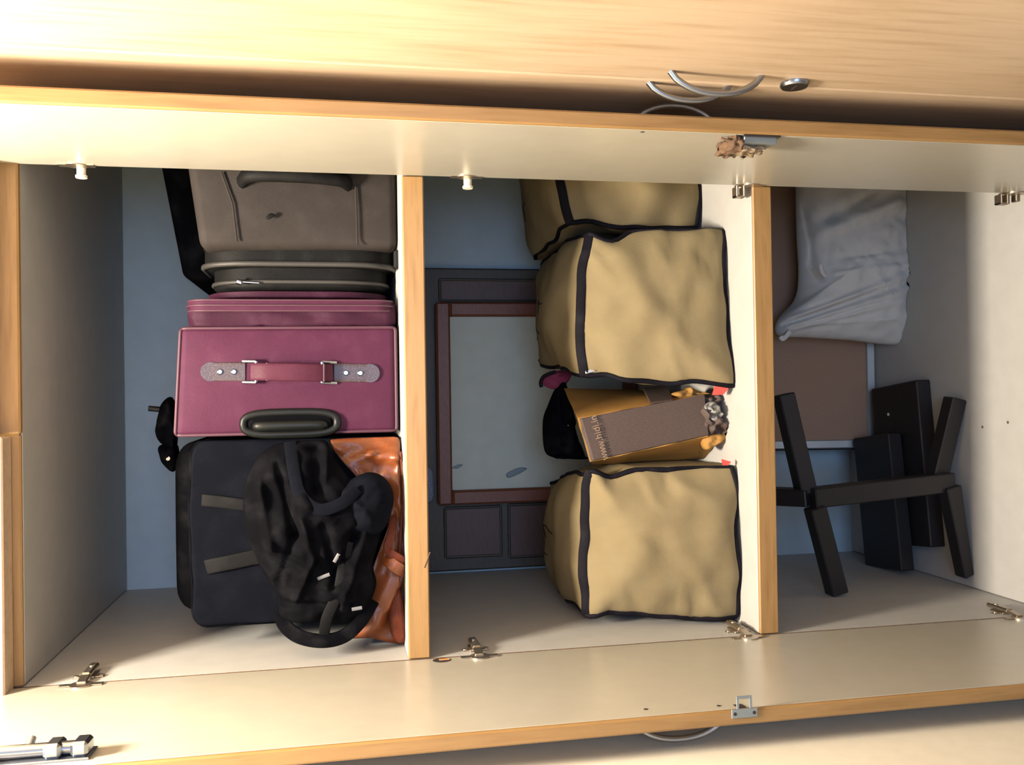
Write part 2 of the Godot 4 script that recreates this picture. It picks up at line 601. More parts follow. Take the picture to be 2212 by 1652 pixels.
func wardrobe() -> void:
	var w := thing("wardrobe", "wood edged white wardrobe with two shelves and both doors standing open", "wardrobe", Vector3(0.0, -1.04, -0.29))
	var g := 0.0008
	var sp := mk(box(Vector3(XL - 0.018, -1.04, BACK), Vector3(XL, CEIL, -0.004), 0.0004), "side_panel", M.white_matt, w)
	mk(box(Vector3(XL - 0.018, -1.04, -0.004), Vector3(XL, YT + 0.03, -0.0005), 0.0004), "lipping", M.rawwood, sp, "wood edge of the left side panel")
	mk(box(Vector3(0.6, -1.04, BACK), Vector3(0.63, CEIL, -0.03)), "side_panel", M.white_matt, w)
	mk(box(Vector3(XR + 0.0095, -1.04, -0.03), Vector3(0.63, CEIL, -0.004)), "front_stile", M.white_matt, w)
	mk(box(Vector3(XL - 0.018, -1.04, BACK - 0.012), Vector3(0.63, CEIL, BACK)), "back_panel", M.back, w, "pale blue back panel")
	var top := mk(box(Vector3(XL + g, YT, BACK), Vector3(0.6, YT + 0.03, -0.007)), "top_panel", M.white_matt, w)
	mk(box(Vector3(XL + g, YT, -0.007), Vector3(-0.034, YT + 0.026, 0.0), 0.0022), "lipping", M.lip_wide, top, "light wood front edge")
	mk(box(Vector3(-0.034, YT - 0.001, -0.007), Vector3(0.334, YT + 0.03, 0.004), 0.0022), "lipping", M.lip_wide, top, "light wood front edge")
	for y in [S1, S2]:
		var s := mk(box(Vector3(XL + g, y - 0.03, BACK), Vector3(0.6, y, -0.006)), "shelf", M.white_matt, w)
		mk(box(Vector3(XL + g, y - 0.03, -0.006), Vector3(XR + 0.0, y, 0.0), 0.002), "lipping", M.lip_wide, s, "light wood front edge")
	mk(box(Vector3(XL + g, YB - 0.03, BACK), Vector3(0.6, YB, -0.006)), "bottom_panel", M.white_matt, w)
	mk(box(Vector3(XL, -1.04, -0.06), Vector3(0.6, YB - 0.03, -0.045)), "plinth", M.laminate, w)
	# closed loft doors above, standing proud of the carcass
	mk(box(Vector3(XL - 0.018, 0.5894, 0.001), Vector3(-0.036, CEIL - 0.01, 0.034), 0.002), "loft_door", M.laminate, w)
	mk(box(Vector3(-0.033, 0.5894 + 0.014, 0.005), Vector3(0.334, CEIL - 0.01, 0.034), 0.002), "loft_door", M.laminate, w)
	left_door(w)
	right_door(w)
	hinges(w)
	# scuffs on the bottom panel and a scratch on the upper shelf edge
	for p in [Vector3(-0.0648, -0.928, -0.1612), Vector3(-0.0547, -0.928, -0.0993)]:
		var st := begin()
		disc(st, p, Vector3.UP, 0.0026, 0.0002, 9)
		mk(st, "scuff", M.rawwood, w)
	var sc := begin()
	tube(sc, [Vector3(-0.2081, 0.0618, 0.0002), Vector3(-0.2205, 0.0664, 0.0002), Vector3(-0.2292, 0.0697, 0.0002)], 0.0009, 0.0004, Vector3.BACK, false, 6)
	mk(sc, "scratch", M.rawwood, w)

func left_door(w: Node3D) -> void:
	var keep := XF
	var z := Vector3(0.0575, 0.0, 0.9983).normalized()
	var x := Vector3(0.9983, 0.0, -0.0575).normalized()
	XF = Transform3D(Basis(x, Vector3.UP, z), Vector3(XL, 0, 0.0006))
	var d := mk(box(Vector3(-0.0152, -0.95, 0.0), Vector3(0.0, 0.603, 0.3255), 0.0004), "door", M.white, w, "white inner face of the left door")
	mk(box(Vector3(-0.0162, -0.95, 0.0), Vector3(-0.0152, 0.603, 0.3255), 0.0002), "outer_face", M.laminate, d)
	mk(box(Vector3(-0.0162, -0.95, 0.3255), Vector3(0.0, 0.603, 0.332), 0.0022), "lipping", M.lip_long, d, "light wood edge of the left door")
	var h := begin()
	handle(h, Vector3(-0.0162, -0.1822, 0.297), Vector3.LEFT, 0.052, 0.0205)
	mk(h, "handle", M.steel, d)
	# strike plate on the edge with its loop on the inner face
	var s := begin()
	var y0 := -0.2565
	var y1 := -0.2265
	bx(s, Vector3(-0.0085, y0, 0.332), Vector3(0.0012, y1, 0.3334), 0.0004)
	bx(s, Vector3(0.001, y0 + 0.006, 0.332), Vector3(0.0125, y0 + 0.009, 0.3334), 0.0003)
	bx(s, Vector3(0.001, y1 - 0.009, 0.332), Vector3(0.0125, y1 - 0.006, 0.3334), 0.0003)
	bx(s, Vector3(0.0115, y0 + 0.006, 0.332), Vector3(0.0145, y1 - 0.006, 0.3334), 0.0003)
	mk(s, "strike_plate", M.zinc, d)
	var k := begin()
	bx(k, Vector3(-0.0002, y0 + 0.0095, 0.314), Vector3(0.0006, y1 - 0.0105, 0.3265), 0.0001)
	for yy in [y0 + 0.004, y1 - 0.004]:
		disc(k, Vector3(-0.0038, yy, 0.3334), Vector3.BACK, 0.0019, 0.0004, 12)
	mk(k, "keyhole", M.dark, d)
	# tower bolt near the top
	var b := begin()
	bx(b, Vector3(0.0, 0.4235, 0.276), Vector3(0.0024, 0.545, 0.312), 0.0006)
	tube(b, [Vector3(0.009, 0.44, 0.296), Vector3(0.009, 0.585, 0.296)], 0.0065)
	for yy in [0.4335, 0.458, 0.525]:
		bx(b, Vector3(0.002, yy - 0.008, 0.282), Vector3(0.0165, yy + 0.008, 0.309), 0.003)
	tube(b, [Vector3(0.009, 0.482, 0.296), Vector3(0.018, 0.482, 0.286)], 0.0045)
	mk(b, "bolt", M.steel, d)
	for p in [Vector2(-0.1406, 0.303), Vector2(-0.2208, 0.313)]:
		var sc := begin()
		disc(sc, Vector3(0.0001, p.x, p.y), Vector3.RIGHT, 0.0024, 0.0004, 12)
		mk(sc, "screw_hole", M.dark, d)
	# empty hinge cup showing raw wood
	var cup := begin()
	disc(cup, Vector3(-0.0002, 0.049, 0.0125), Vector3.RIGHT, 0.0125, 0.0005, 28)
	var cp := mk(cup, "hinge_cup", M.dark, d, "empty drilled hinge cup")
	var rw := begin()
	bx(rw, Vector3(0.0002, 0.0385, 0.006), Vector3(0.0006, 0.0525, 0.0135), 0.0001)
	mk(rw, "bare_wood", M.cutwood, cp)
	XF = keep

func right_door(w: Node3D) -> void:
	var keep := XF
	var z := Vector3(-0.0657, 0.0, 0.9978).normalized()
	var x := Vector3(0.9978, 0.0, 0.0657).normalized()
	XF = Transform3D(Basis(x, Vector3.UP, z), Vector3(XR, 0, 0.0))
	var d := mk(box(Vector3(0.0, -0.95, 0.0), Vector3(0.0152, 0.603, 0.3255), 0.0004), "door", M.white, w, "white inner face of the right door")
	mk(box(Vector3(0.0152, -0.95, 0.0), Vector3(0.0162, 0.603, 0.3255), 0.0002), "outer_face", M.laminate, d)
	mk(box(Vector3(0.0, -0.95, 0.3255), Vector3(0.0162, 0.603, 0.332), 0.0022), "lipping", M.lip_long, d, "light wood edge of the right door")
	var h := begin()
	handle(h, Vector3(0.0162, -0.1936, 0.281), Vector3.RIGHT, 0.05, 0.0225)
	mk(h, "handle", M.steel, d)
	# rim lock let into the edge, the board chipped round it
	var l := begin()
	bx(l, Vector3(-0.0085, -0.2975, 0.285), Vector3(0.004, -0.2585, 0.322), 0.0008)
	var lock := mk(l, "lock", M.zinc, d)
	mk(box(Vector3(-0.0016, -0.3, 0.318), Vector3(0.0005, -0.2565, 0.3262), 0.0004), "latch", M.dark, lock)
	var chip := begin()
	hexa_mesh(chip, hexa(slab(-0.0145, 0.001, -0.2588, -0.2475, 0.272, 0.321), Vector3(0.3, 0.3, 0.3), [0, 0, 0, 0, 0, 0], 0.005, 110.0), 6)
	mk(chip, "chipped_edge", M.rawwood, d)
	chip = begin()
	hexa_mesh(chip, hexa(slab(-0.0135, -0.0075, -0.29, -0.2565, 0.27, 0.312), Vector3(0.4, 0.3, 0.3), [0, 0, 0, 0, 0, 0], 0.005, 120.0), 6)
	mk(chip, "splinter", M.splinter, d)
	chip = begin()
	tube(chip, [Vector3(-0.006, -0.25, 0.316), Vector3(-0.004, -0.241, 0.314), Vector3(-0.002, -0.236, 0.312)], 0.0014)
	mk(chip, "splinter", M.rawwood, d)
	var sc := begin()
	disc(sc, Vector3(-0.0001, -0.1425, 0.3185), Vector3.LEFT, 0.0022, 0.0004, 12)
	mk(sc, "screw_hole", M.dark, d)
	XF = keep

func hinges(w: Node3D) -> void:
	var keep := XF
	# left side: arm on the side panel, cup plate on the door
	for y in [0.508, -0.003, -0.4, -0.852]:
		XF = Transform3D(Basis.IDENTITY, Vector3(XL, y, 0))
		var st := begin()
		bx(st, Vector3(0.0002, -0.009, -0.045), Vector3(0.0035, 0.009, -0.016), 0.001)
		bx(st, Vector3(0.0035, -0.006, -0.058), Vector3(0.0105, 0.006, -0.01), 0.0022)
		bx(st, Vector3(0.0002, -0.019, -0.03), Vector3(0.002, 0.019, -0.021), 0.0008)
		disc(st, Vector3(0.002, 0.015, -0.0255), Vector3.RIGHT, 0.0032, 0.0014, 12)
		disc(st, Vector3(0.002, -0.015, -0.0255), Vector3.RIGHT, 0.0032, 0.0014, 12)
		disc(st, Vector3(0.0105, 0.0, -0.042), Vector3.RIGHT, 0.0036, 0.0012, 12)
		bar(st, Vector3(0.007, 0, -0.012), Vector3(0.0035, 0, 0.011), 0.0035, 0.012, Vector3.UP, 0.001)
		bx(st, Vector3(0.0012, -0.026, 0.005), Vector3(0.0026, 0.026, 0.016), 0.0006)
		disc(st, Vector3(0.0012, 0.0, 0.0125), Vector3.RIGHT, 0.0135, 0.002, 24)
		mk(st, "hinge", M.nickel, w)
	# right side
	for y in [0.508, 0.004, -0.418, -0.862]:
		XF = Transform3D(Basis.IDENTITY, Vector3(XR, y, 0))
		var st := begin()
		var low: bool = y < -0.2
		bx(st, Vector3(-0.0016, -0.022, -0.004), Vector3(-0.0004, 0.022, 0.011), 0.0005)
		disc(st, Vector3(-0.0002, 0.0, 0.006), Vector3.LEFT, 0.0135, 0.0022, 24)
		if low:
			bx(st, Vector3(-0.0165, 0.004, -0.016), Vector3(-0.001, 0.0085, 0.0), 0.0008)
			bx(st, Vector3(-0.0165, 0.016, -0.016), Vector3(-0.001, 0.0195, 0.0), 0.0008)
			bx(st, Vector3(-0.0165, 0.004, -0.016), Vector3(-0.0135, 0.0195, -0.002), 0.0008)
			bx(st, Vector3(-0.012, -0.016, -0.013), Vector3(-0.001, -0.008, -0.001), 0.0012)
			mk(st, "hinge", M.nickel, w)
		else:
			var hg := mk(st, "hinge", M.nickel, w)
			var p := begin()
			disc(p, Vector3(-0.001, -0.003, -0.006), Vector3.LEFT, 0.0056, 0.0115, 16, 1.0)
			disc(p, Vector3(-0.0115, -0.003, -0.006), Vector3.LEFT, 0.0074, 0.0032, 16, 0.95)
			mk(p, "plug", M.plug, hg, "cream plastic plug")
	XF = keep

# ------------------------------------------------------------------ closed wardrobe on the right
func right_wardrobe() -> void:
	var w := thing("closed_wardrobe", "closed light wood wardrobe along the right wall with bow handles", "wardrobe", Vector3(0.6, -1.04, 0.68))
	mk(box(Vector3(PX + 0.0235, -1.04, 0.0), Vector3(0.95, CEIL, 1.35)), "body", M.white_matt, w)
	mk(box(Vector3(PX + 0.02, -1.04, 0.004), Vector3(PX + 0.0235, -0.955, 1.35)), "plinth", M.laminate, w)
	var zs := [0.004, 0.3394, 0.3394 + 0.336, 0.3394 + 0.672, 1.35]
	for i in 4:
		var d := mk(box(Vector3(PX, -0.95, zs[i] + 0.0012), Vector3(PX + 0.023, 0.6, zs[i + 1] - 0.0012), 0.002), "door", M.laminate, w)
		mk(box(Vector3(PX, 0.605, zs[i] + 0.0012), Vector3(PX + 0.023, CEIL - 0.01, zs[i + 1] - 0.0012), 0.002), "loft_door", M.laminate, w)
		var h := begin()
		match i:
			0:
				handle(h, Vector3(PX, (-0.1468 + -0.235) / 2.0, 0.3314), Vector3.LEFT, 0.0455, 0.0175)
			1:
				handle(h, Vector3(PX, (-0.1562 + -0.2572) / 2.0, 0.3667), Vector3.LEFT, 0.0505, 0.021)
			2:
				handle(h, Vector3(PX, -0.2152, 0.975), Vector3.LEFT, 0.052, 0.0215)
			3:
				handle(h, Vector3(PX, -0.2152, 1.04), Vector3.LEFT, 0.052, 0.0215)
		mk(h, "handle", M.steel, d)
		if i == 1:
			var l := begin()
			var lc := Vector3(0.338, -0.3027, 0.3521)
			disc(l, lc, Vector3.LEFT, 0.0152, 0.003, 28)
			disc(l, lc + Vector3(-0.003, 0, 0), Vector3.LEFT, 0.0152, 0.002, 28, 0.9)
			var lk := mk(l, "lock", M.steel, d)
			var kh := begin()
			bx(kh, lc + Vector3(-0.0053, -0.001, -0.006), lc + Vector3(-0.0048, 0.001, 0.006), 0.0001)
			mk(kh, "keyhole", M.dark, lk)

# ------------------------------------------------------------------ top compartment
func top_compartment() -> void:
	grey_suitcase()
	purple_suitcase()
	laptop_bag()
	orange_bag()
	backpack()
	strap_bundle()

func grey_suitcase() -> void:
	press(Vector3(GAP_A, S1 + 0.0006, BACK + 0.001), Vector3(0.598, YT - 0.001, 0.2))
	var o := thing("suitcase", "large taupe grey suitcase with black gussets above the purple suitcase", "suitcase", Vector3(0.34, S1, -0.3))
	var x0 := 0.222
	var lt := Vector3(0.2173, 0.372, -0.085)
	var lt2 := Vector3(0.396, 0.4057, -0.085)
	var xr := 0.47
	var body := hexa([
		Vector3(x0, S1, -0.5), Vector3(xr, S1, -0.5), Vector3(lt.x, lt.y, -0.5), Vector3(xr, lt2.y, -0.5),
		Vector3(x0, S1, -0.085), Vector3(xr, S1, -0.085), Vector3(lt.x, lt.y, -0.085), Vector3(xr, lt2.y, -0.085)],
		Vector3(0.12, 0.1, 0.1), [0, 0, 0, 0, 0, 0.03])
	var st := begin()
	hexa_mesh(st, body, 10)
	mk(st, "shell", M.grey, o)
	# black expansion frame round the rear half
	var rt := Vector3(0.3746, 0.4494, -0.3)
	var rb := Vector3(0.1988, 0.4185, -0.3)
	var frame := hexa([
		Vector3(x0 - 0.03, S1, -0.56), Vector3(xr + 0.01, S1, -0.56), Vector3(x0 - 0.03, rb.y, -0.56), Vector3(xr + 0.01, rt.y + 0.02, -0.56),
		Vector3(x0 - 0.03, S1, -0.24), Vector3(xr + 0.01, S1, -0.24), Vector3(x0 - 0.03, rb.y, -0.24), Vector3(xr + 0.01, rt.y + 0.02, -0.24)],
		Vector3(0.1, 0.12, 0.1))
	st = begin()
	hexa_mesh(st, frame, 6)
	mk(st, "rear_frame", M.black, o)
	# seams of the end face
	st = begin()
	tube(st, [Vector3(0.3249, 0.3399, -0.078), Vector3(0.2809, 0.3254, -0.078), Vector3(0.2278, 0.32, -0.08)], 0.0013)
	mk(st, "seam", M.grey, o)
	st = begin()
	tube(st, [Vector3(0.3118, 0.154, -0.078), Vector3(0.2716, 0.1533, -0.078), Vector3(0.2251, 0.1525, -0.08)], 0.0013)
	mk(st, "seam", M.grey, o)
	st = begin()
	puff(st, [Vector2(0.2607, 0.2796), Vector2(0.2674, 0.2745), Vector2(0.2662, 0.2669), Vector2(0.2623, 0.2695), Vector2(0.2589, 0.2759)], Vector2(0.2635, 0.2733), -0.0735, 0.0012, 0.002, [], 0.0, 1.0, Vector2.ZERO, 3, 3)
	mk(st, "emblem", M.grey_dark, o, "small dark emblem")
	# dark zipped gusset between shell and front pocket
	var gx1 := x0 + 0.004
	var gx0 := 0.1934
	var yl := 0.3743
	var gus := hexa(slab(gx0, gx1 + 0.02, S1 + 0.002, yl, -0.5, -0.1), Vector3(0.2, 0.5, 0.3))
	st = begin()
	hexa_mesh(st, gus, 8)
	mk(st, "gusset", M.grey_dark, o)
	for at in [0.75, 0.3]:
		st = begin()
		tube(st, hx_loop(gus, 0, at, 6, 0.0005), 0.0016, -1.0, Vector3.ZERO, true, 6)
		mk(st, "zipper", M.grey_dark, o)
	st = begin()
	tube(st, hx_loop(gus, 0, -0.75, 8, 0.002), 0.0042, -1.0, Vector3.ZERO, true, 8)
	mk(st, "piping", M.grey_trim, o)
	# front pocket
	var px0 := 0.1572
	var poc := hexa(slab(px0, gx0 + 0.02, S1 + 0.012, 0.3633, -0.48, -0.112), Vector3(0.45, 0.6, 0.36), [0.25, 0, 0, 0, 0, 0])
	st = begin()
	hexa_mesh(st, poc, 8)
	var pk := mk(st, "front_pocket", M.grey_dark, o)
	st = begin()
	tube(st, hx_loop(poc, 0, -0.35, 8, 0.0015), 0.0032, -1.0, Vector3.ZERO, true, 8)
	mk(st, "piping", M.grey_trim, pk)
	st = begin()
	tube(st, [Vector3(0.1745, 0.3232, -0.105), Vector3(0.1732, 0.3168, -0.105)], 0.0042)
	tube(st, [Vector3(0.1739, 0.3155, -0.105), Vector3(0.1728, 0.2924, -0.105)], 0.0016)
	mk(st, "zip_pull", M.steel, pk)
	# carry handle
	st = begin()
	tube(st, spline([Vector3(0.3135, 0.3128, -0.082), Vector3(0.3187, 0.2963, -0.06), Vector3(0.3175, 0.2361, -0.05), Vector3(0.3162, 0.1803, -0.06), Vector3(0.3137, 0.1645, -0.082)], 6), 0.0075, 0.011, Vector3.RIGHT)
	mk(st, "carry_handle", M.grey_dark, o)
	# side feet seen beside the shelf
	st = begin()
	bx(st, Vector3(0.2072, 0.0956, -0.1) - Vector3(0.014, 0.004, 0.01), Vector3(0.2072, 0.0956, -0.1) + Vector3(0.014, 0.004, 0.012), 0.003)
	mk(st, "foot", M.plastic, o)

func purple_suitcase() -> void:
	press(Vector3(GAP_B, S1 + 0.0006, BACK + 0.001), Vector3(GAP_A - 0.0006, YT - 0.001, 0.2))
	var o := thing("suitcase", "purple fabric suitcase lying on its side with a rivet strap handle", "suitcase", Vector3(0.05, S1, -0.3))
	var zf := -0.09
	var lt := Vector3(-0.046, 0.4117, -0.09)
	var rt := Vector3(0.1084, 0.4025, -0.09)
	var rb := Vector3(0.1092, 0.0949, -0.09)
	var body := hexa([
		Vector3(lt.x, S1 + 0.002, -0.55), Vector3(rb.x, S1 + 0.002, -0.55), Vector3(lt.x, lt.y, -0.55), Vector3(rt.x, rt.y, -0.55),
		Vector3(lt.x, S1 + 0.002, zf), Vector3(rb.x, S1 + 0.002, zf), lt, rt],
		Vector3(0.1, 0.09, 0.07), [0, 0, 0, 0, 0, 0.03])
	var st := begin()
	hexa_mesh(st, body, 10)
	mk(st, "shell", M.purple, o)
	st = begin()
	tube(st, hx_loop(body, 2, 1.0, 8, 0.0012), 0.0026, -1.0, Vector3.ZERO, true, 8)
	mk(st, "piping", M.purple_trim, o)
	# black wheel base at the rear
	var rear := hexa(slab(lt.x + 0.004, rb.x - 0.004, S1 + 0.001, lt.y + 0.014, -0.57, -0.24), Vector3(0.15, 0.1, 0.1), [0, 0, 0, 0.03, 0, 0])
	st = begin()
	hexa_mesh(st, rear, 6)
	mk(st, "rear_panel", M.black, o)
	# expander and front pocket, stepping back
	var ex := hexa(slab(rb.x - 0.004, 0.1437, S1 + 0.004, 0.3927, -0.53, -0.1), Vector3(0.3, 0.1, 0.1), [0, 0, 0, 0, 0, 0.02], 0.006, 26.0)
	st = begin()
	hexa_mesh(st, ex, 12)
	mk(st, "gusset", M.purple_dark, o, "crumpled darker purple gusset")
	var pc := hexa(slab(0.1289, 0.149, S1 + 0.006, 0.3938, -0.53, -0.089), Vector3(0.4, 0.2, 0.16), [0, 0, 0, 0, 0, 0])
	st = begin()
	hexa_mesh(st, pc, 8)
	var pk := mk(st, "front_pocket", M.purple, o)
	for at in [-0.75, 0.0, 0.75]:
		st = begin()
		tube(st, hx_loop(pc, 0, at, 8, 0.001), 0.0018, -1.0, Vector3.ZERO, true, 6)
		mk(st, "piping", M.purple_trim, pk)
	var pf := hexa(slab(0.1493, 0.1658, S1 + 0.012, 0.3726, -0.5, -0.11), Vector3(0.5, 0.6, 0.4), [0, 1.0, 0, 0, 0, 0])
	st = begin()
	hexa_mesh(st, pf, 8)
	mk(st, "pocket_flap", M.purple_dark, o)
	# carry strap with reptile print ends
	for e in [[455, 803, 530, 803], [722, 805, 800, 806]]:
		st = begin()
		var a: Vector3 = [Vector3(0.0448, 0.3587, -0.087), Vector3(0.0403, 0.1363, -0.087)][0 if e[0] == 455 else 1]
		var b: Vector3 = [Vector3(0.0442, 0.3114, -0.085), Vector3(0.0415, 0.1879, -0.085)][0 if e[0] == 455 else 1]
		tube(st, [a, a.lerp(b, 0.06), a.lerp(b, 0.2), a.lerp(b, 0.6), b], 0.0135, 0.0025, Vector3.BACK, false, 12, true)
		disc(st, a + Vector3(0, 0, -0.0025), Vector3.BACK, 0.0135, 0.005, 20)
		var en := mk(st, "strap_end", M.croc, o, "reptile patterned strap end")
		for t in [0.28, 0.68]:
			st = begin()
			disc(st, a.lerp(b, t) + Vector3(0, 0, 0.002), Vector3.BACK, 0.0048, 0.003, 16, 0.6)
			mk(st, "rivet", M.steel, en)
		st = begin()
		for s in [-1.0, 1.0]:
			tube(st, [b.lerp(a, 0.06) + Vector3(0.0148 * s, 0, 0.002), b + (b - a) * 0.33 + Vector3(0.0148 * s, 0, 0.01)], 0.0024)
		tube(st, [b + (b - a) * 0.33 + Vector3(-0.0148, 0, 0.01), b + (b - a) * 0.33 + Vector3(0.0148, 0, 0.01)], 0.0024)
		mk(st, "ring", M.steel, en)
	st = begin()
	tube(st, spline([Vector3(0.0439, 0.3012, -0.077), Vector3(0.0435, 0.2816, -0.068), Vector3(0.0423, 0.2403, -0.064), Vector3(0.0413, 0.2085, -0.068), Vector3(0.0414, 0.1918, -0.077)], 5), 0.0125, 0.004, Vector3.BACK, false, 12, true)
	var cs := mk(st, "carry_strap", M.plum_strap, o)
	for u in [Vector3(0.0434, 0.2802, -0.0655), Vector3(0.0412, 0.202, -0.0665)]:
		st = begin()
		tube(st, [u - Vector3(0.0125, 0, 0), u + Vector3(0.0125, 0, 0)], 0.0016, 0.0012, Vector3.BACK)
		mk(st, "stitching", M.purple_trim, cs)
	# recess of the telescopic handle
	st = begin()
	var ring := []
	for i in 28:
		var an := TAU * i / 28
		var cx := signf(cos(an)) * pow(absf(cos(an)), 0.55)
		var sy := signf(sin(an)) * pow(absf(sin(an)), 0.7)
		ring.append([cx, sy])
	var c := Vector3(-0.0299, 0.2498, -0.085)
	var hw := absf(0.323 - c.y)
	var hh := absf(-0.0101 - c.x)
	var pts := []
	for q in ring:
		pts.append(c + Vector3(q[1] * hh * 0.8, q[0] * (hw - 0.008), 0.0))
	tube(st, pts, hh * 0.3, 0.006, Vector3.BACK, true, 10)
	var rec := mk(st, "handle_recess", M.plastic, o)
	st = begin()
	var inner := []
	for q in ring:
		inner.append(Vector2(c.x + q[1] * hh * 0.7, c.y + q[0] * (hw - 0.014)))
	puff(st, inner, Vector2(c.x, c.y), -0.0825, 0.0012, 0.004, [], 0.0, 1.0, Vector2.ZERO, 4, 1)
	mk(st, "recess_floor", M.black, rec)
	st = begin()
	tube(st, spline([c + Vector3(-0.004, hw - 0.026, -0.002), c + Vector3(-0.003, hw * 0.5, 0.004), c + Vector3(-0.003, -hw * 0.5, 0.004), c + Vector3(-0.004, -hw + 0.026, -0.002)], 5), hh * 0.38, 0.007, Vector3.BACK)
	mk(st, "telescopic_handle", M.plastic, rec)

func laptop_bag() -> void:
	press(Vector3(XL + 0.001, S1 + 0.0006, BACK + 0.001), Vector3(GAP_B - 0.0006, YT - 0.001, -0.098))
	var o := thing("laptop_bag", "blue black padded laptop bag with two webbing straps under the purple suitcase", "bag", Vector3(-0.2, S1, -0.25))
	var a := Vector3(-0.0509, 0.3885, -0.1)
	var b := Vector3(-0.3144, 0.3791, -0.1)
	var body := hexa(slab(b.x, a.x, S1 + 0.002, a.y, -0.4, -0.085), Vector3(0.2, 0.14, 0.12), [0, 0, 0, 0.04, 0, 0.06], 0.004, 9.0)
	var st := begin()
	hexa_mesh(st, body, 12)
	mk(st, "body", M.blue_black, o)
	var back := hexa(slab(b.x + 0.008, a.x - 0.006, S1 + 0.002, 0.4207, -0.46, -0.14), Vector3(0.3, 0.16, 0.2), [0, 0, 0, 0.02, 0, 0])
	st = begin()
	hexa_mesh(st, back, 8)
	mk(st, "rear_pocket", M.black, o)
	st = begin()
	tube(st, hx_loop(body, 2, 0.86, 8, 0.001), 0.0024, -1.0, Vector3.ZERO, true, 8)
	mk(st, "piping", M.black, o)
	press(Vector3(XL + 0.001, S1 + 0.0006, BACK), Vector3(GAP_B - 0.0006, YT, 0.2))
	st = begin()
	tube(st, [Vector3(-0.1364, 0.3736, -0.098), Vector3(-0.137, 0.365, -0.0945), Vector3(-0.1386, 0.3523, -0.0935), Vector3(-0.1463, 0.3082, -0.0935), Vector3(-0.1517, 0.2699, -0.0935)], 0.0085, 0.0018, Vector3.BACK, false, 12, true)
	mk(st, "strap", M.webbing, o)
	st = begin()
	tube(st, [Vector3(-0.2315, 0.3691, -0.098), Vector3(-0.2293, 0.3611, -0.0945), Vector3(-0.2272, 0.3471, -0.0935), Vector3(-0.2201, 0.3059, -0.0935), Vector3(-0.2186, 0.2707, -0.0935)], 0.0105, 0.0018, Vector3.BACK, false, 12, true)
	mk(st, "strap", M.webbing, o)

func orange_bag() -> void:
	press(Vector3(XL + 0.001, S1 + 0.0006, -0.0975), Vector3(GAP_B - 0.0006, YT - 0.001, -0.0505))
	var o := thing("leather_bag", "orange tan leather bag crushed flat under the black backpack on the upper shelf", "bag", Vector3(-0.2, S1, -0.1))
	var st := begin()
	puff(st, [Vector2(-0.0579, 0.1944), Vector2(-0.0536, 0.1839), Vector2(-0.0527, 0.138), Vector2(-0.053, 0.0996), Vector2(-0.0806, 0.0946), Vector2(-0.1444, 0.0915), Vector2(-0.225, 0.0887), Vector2(-0.292, 0.0883), Vector2(-0.3493, 0.0918), Vector2(-0.3516, 0.1078), Vector2(-0.3419, 0.142), Vector2(-0.3385, 0.1734), Vector2(-0.3142, 0.1613), Vector2(-0.2756, 0.1411), Vector2(-0.2232, 0.1259), Vector2(-0.1703, 0.1145), Vector2(-0.1158, 0.1455), Vector2(-0.0815, 0.181)], Vector2(-0.1638, 0.1091), -0.08, 0.02, 0.1,
		[[Vector2(-0.0941, 0.1858), Vector2(-0.0744, 0.1385), 0.006, 0.010], [Vector2(-0.0744, 0.1385), Vector2(-0.0822, 0.099), 0.005, 0.010], [Vector2(-0.0969, 0.0979), Vector2(-0.2506, 0.0934), 0.004, 0.006], [Vector2(-0.2564, 0.1081), Vector2(-0.3336, 0.1487), 0.012, 0.016], [Vector2(-0.2704, 0.0963), Vector2(-0.3158, 0.1155), 0.006, -0.014]], 0.012, 30.0, Vector2.ZERO, 20, 6)
	mk(st, "body", M.orange, o)
	st = begin()
	tube(st, spline([Vector3(-0.0727, 0.0958, -0.056), Vector3(-0.1224, 0.0933, -0.056), Vector3(-0.1685, 0.0959, -0.056), Vector3(-0.208, 0.0991, -0.056), Vector3(-0.2474, 0.1016, -0.056), Vector3(-0.2801, 0.106, -0.056)], 6), 0.0022)
	mk(st, "zipper", M.orange_dark, o)
	press(Vector3(XL + 0.001, S1 + 0.0006, -0.0975), Vector3(GAP_B - 0.0006, YT, -0.018))
	st = begin()
	tube(st, spline([Vector3(-0.1667, 0.1077, -0.056), Vector3(-0.1861, 0.1112, -0.046), Vector3(-0.2058, 0.117, -0.04), Vector3(-0.2144, 0.1122, -0.036), Vector3(-0.2242, 0.0981, -0.036), Vector3(-0.2375, 0.092, -0.05)], 5), 0.006, 0.002, Vector3.BACK, false, 10, true)
	mk(st, "strap", M.orange_dark, o)
	st = begin()
	tube(st, spline([Vector3(-0.2222, 0.1208, -0.046), Vector3(-0.2259, 0.1149, -0.036), Vector3(-0.2339, 0.1048, -0.034), Vector3(-0.2441, 0.0921, -0.05)], 6), 0.0085, 0.0024, Vector3.BACK, false, 10, true)
	mk(st, "buckle_loop", M.orange, o)
	st = begin()
	puff(st, [Vector2(-0.2871, 0.1144), Vector2(-0.2627, 0.1022), Vector2(-0.2949, 0.0934), Vector2(-0.3413, 0.0928), Vector2(-0.3457, 0.1047), Vector2(-0.3266, 0.1149)], Vector2(-0.311, 0.1016), -0.064, 0.012, 0.02, [], 0.004, 40.0, Vector2.ZERO, 6, 4)
	mk(st, "end_flap", M.orange_dark, o, "dark folded end flap")

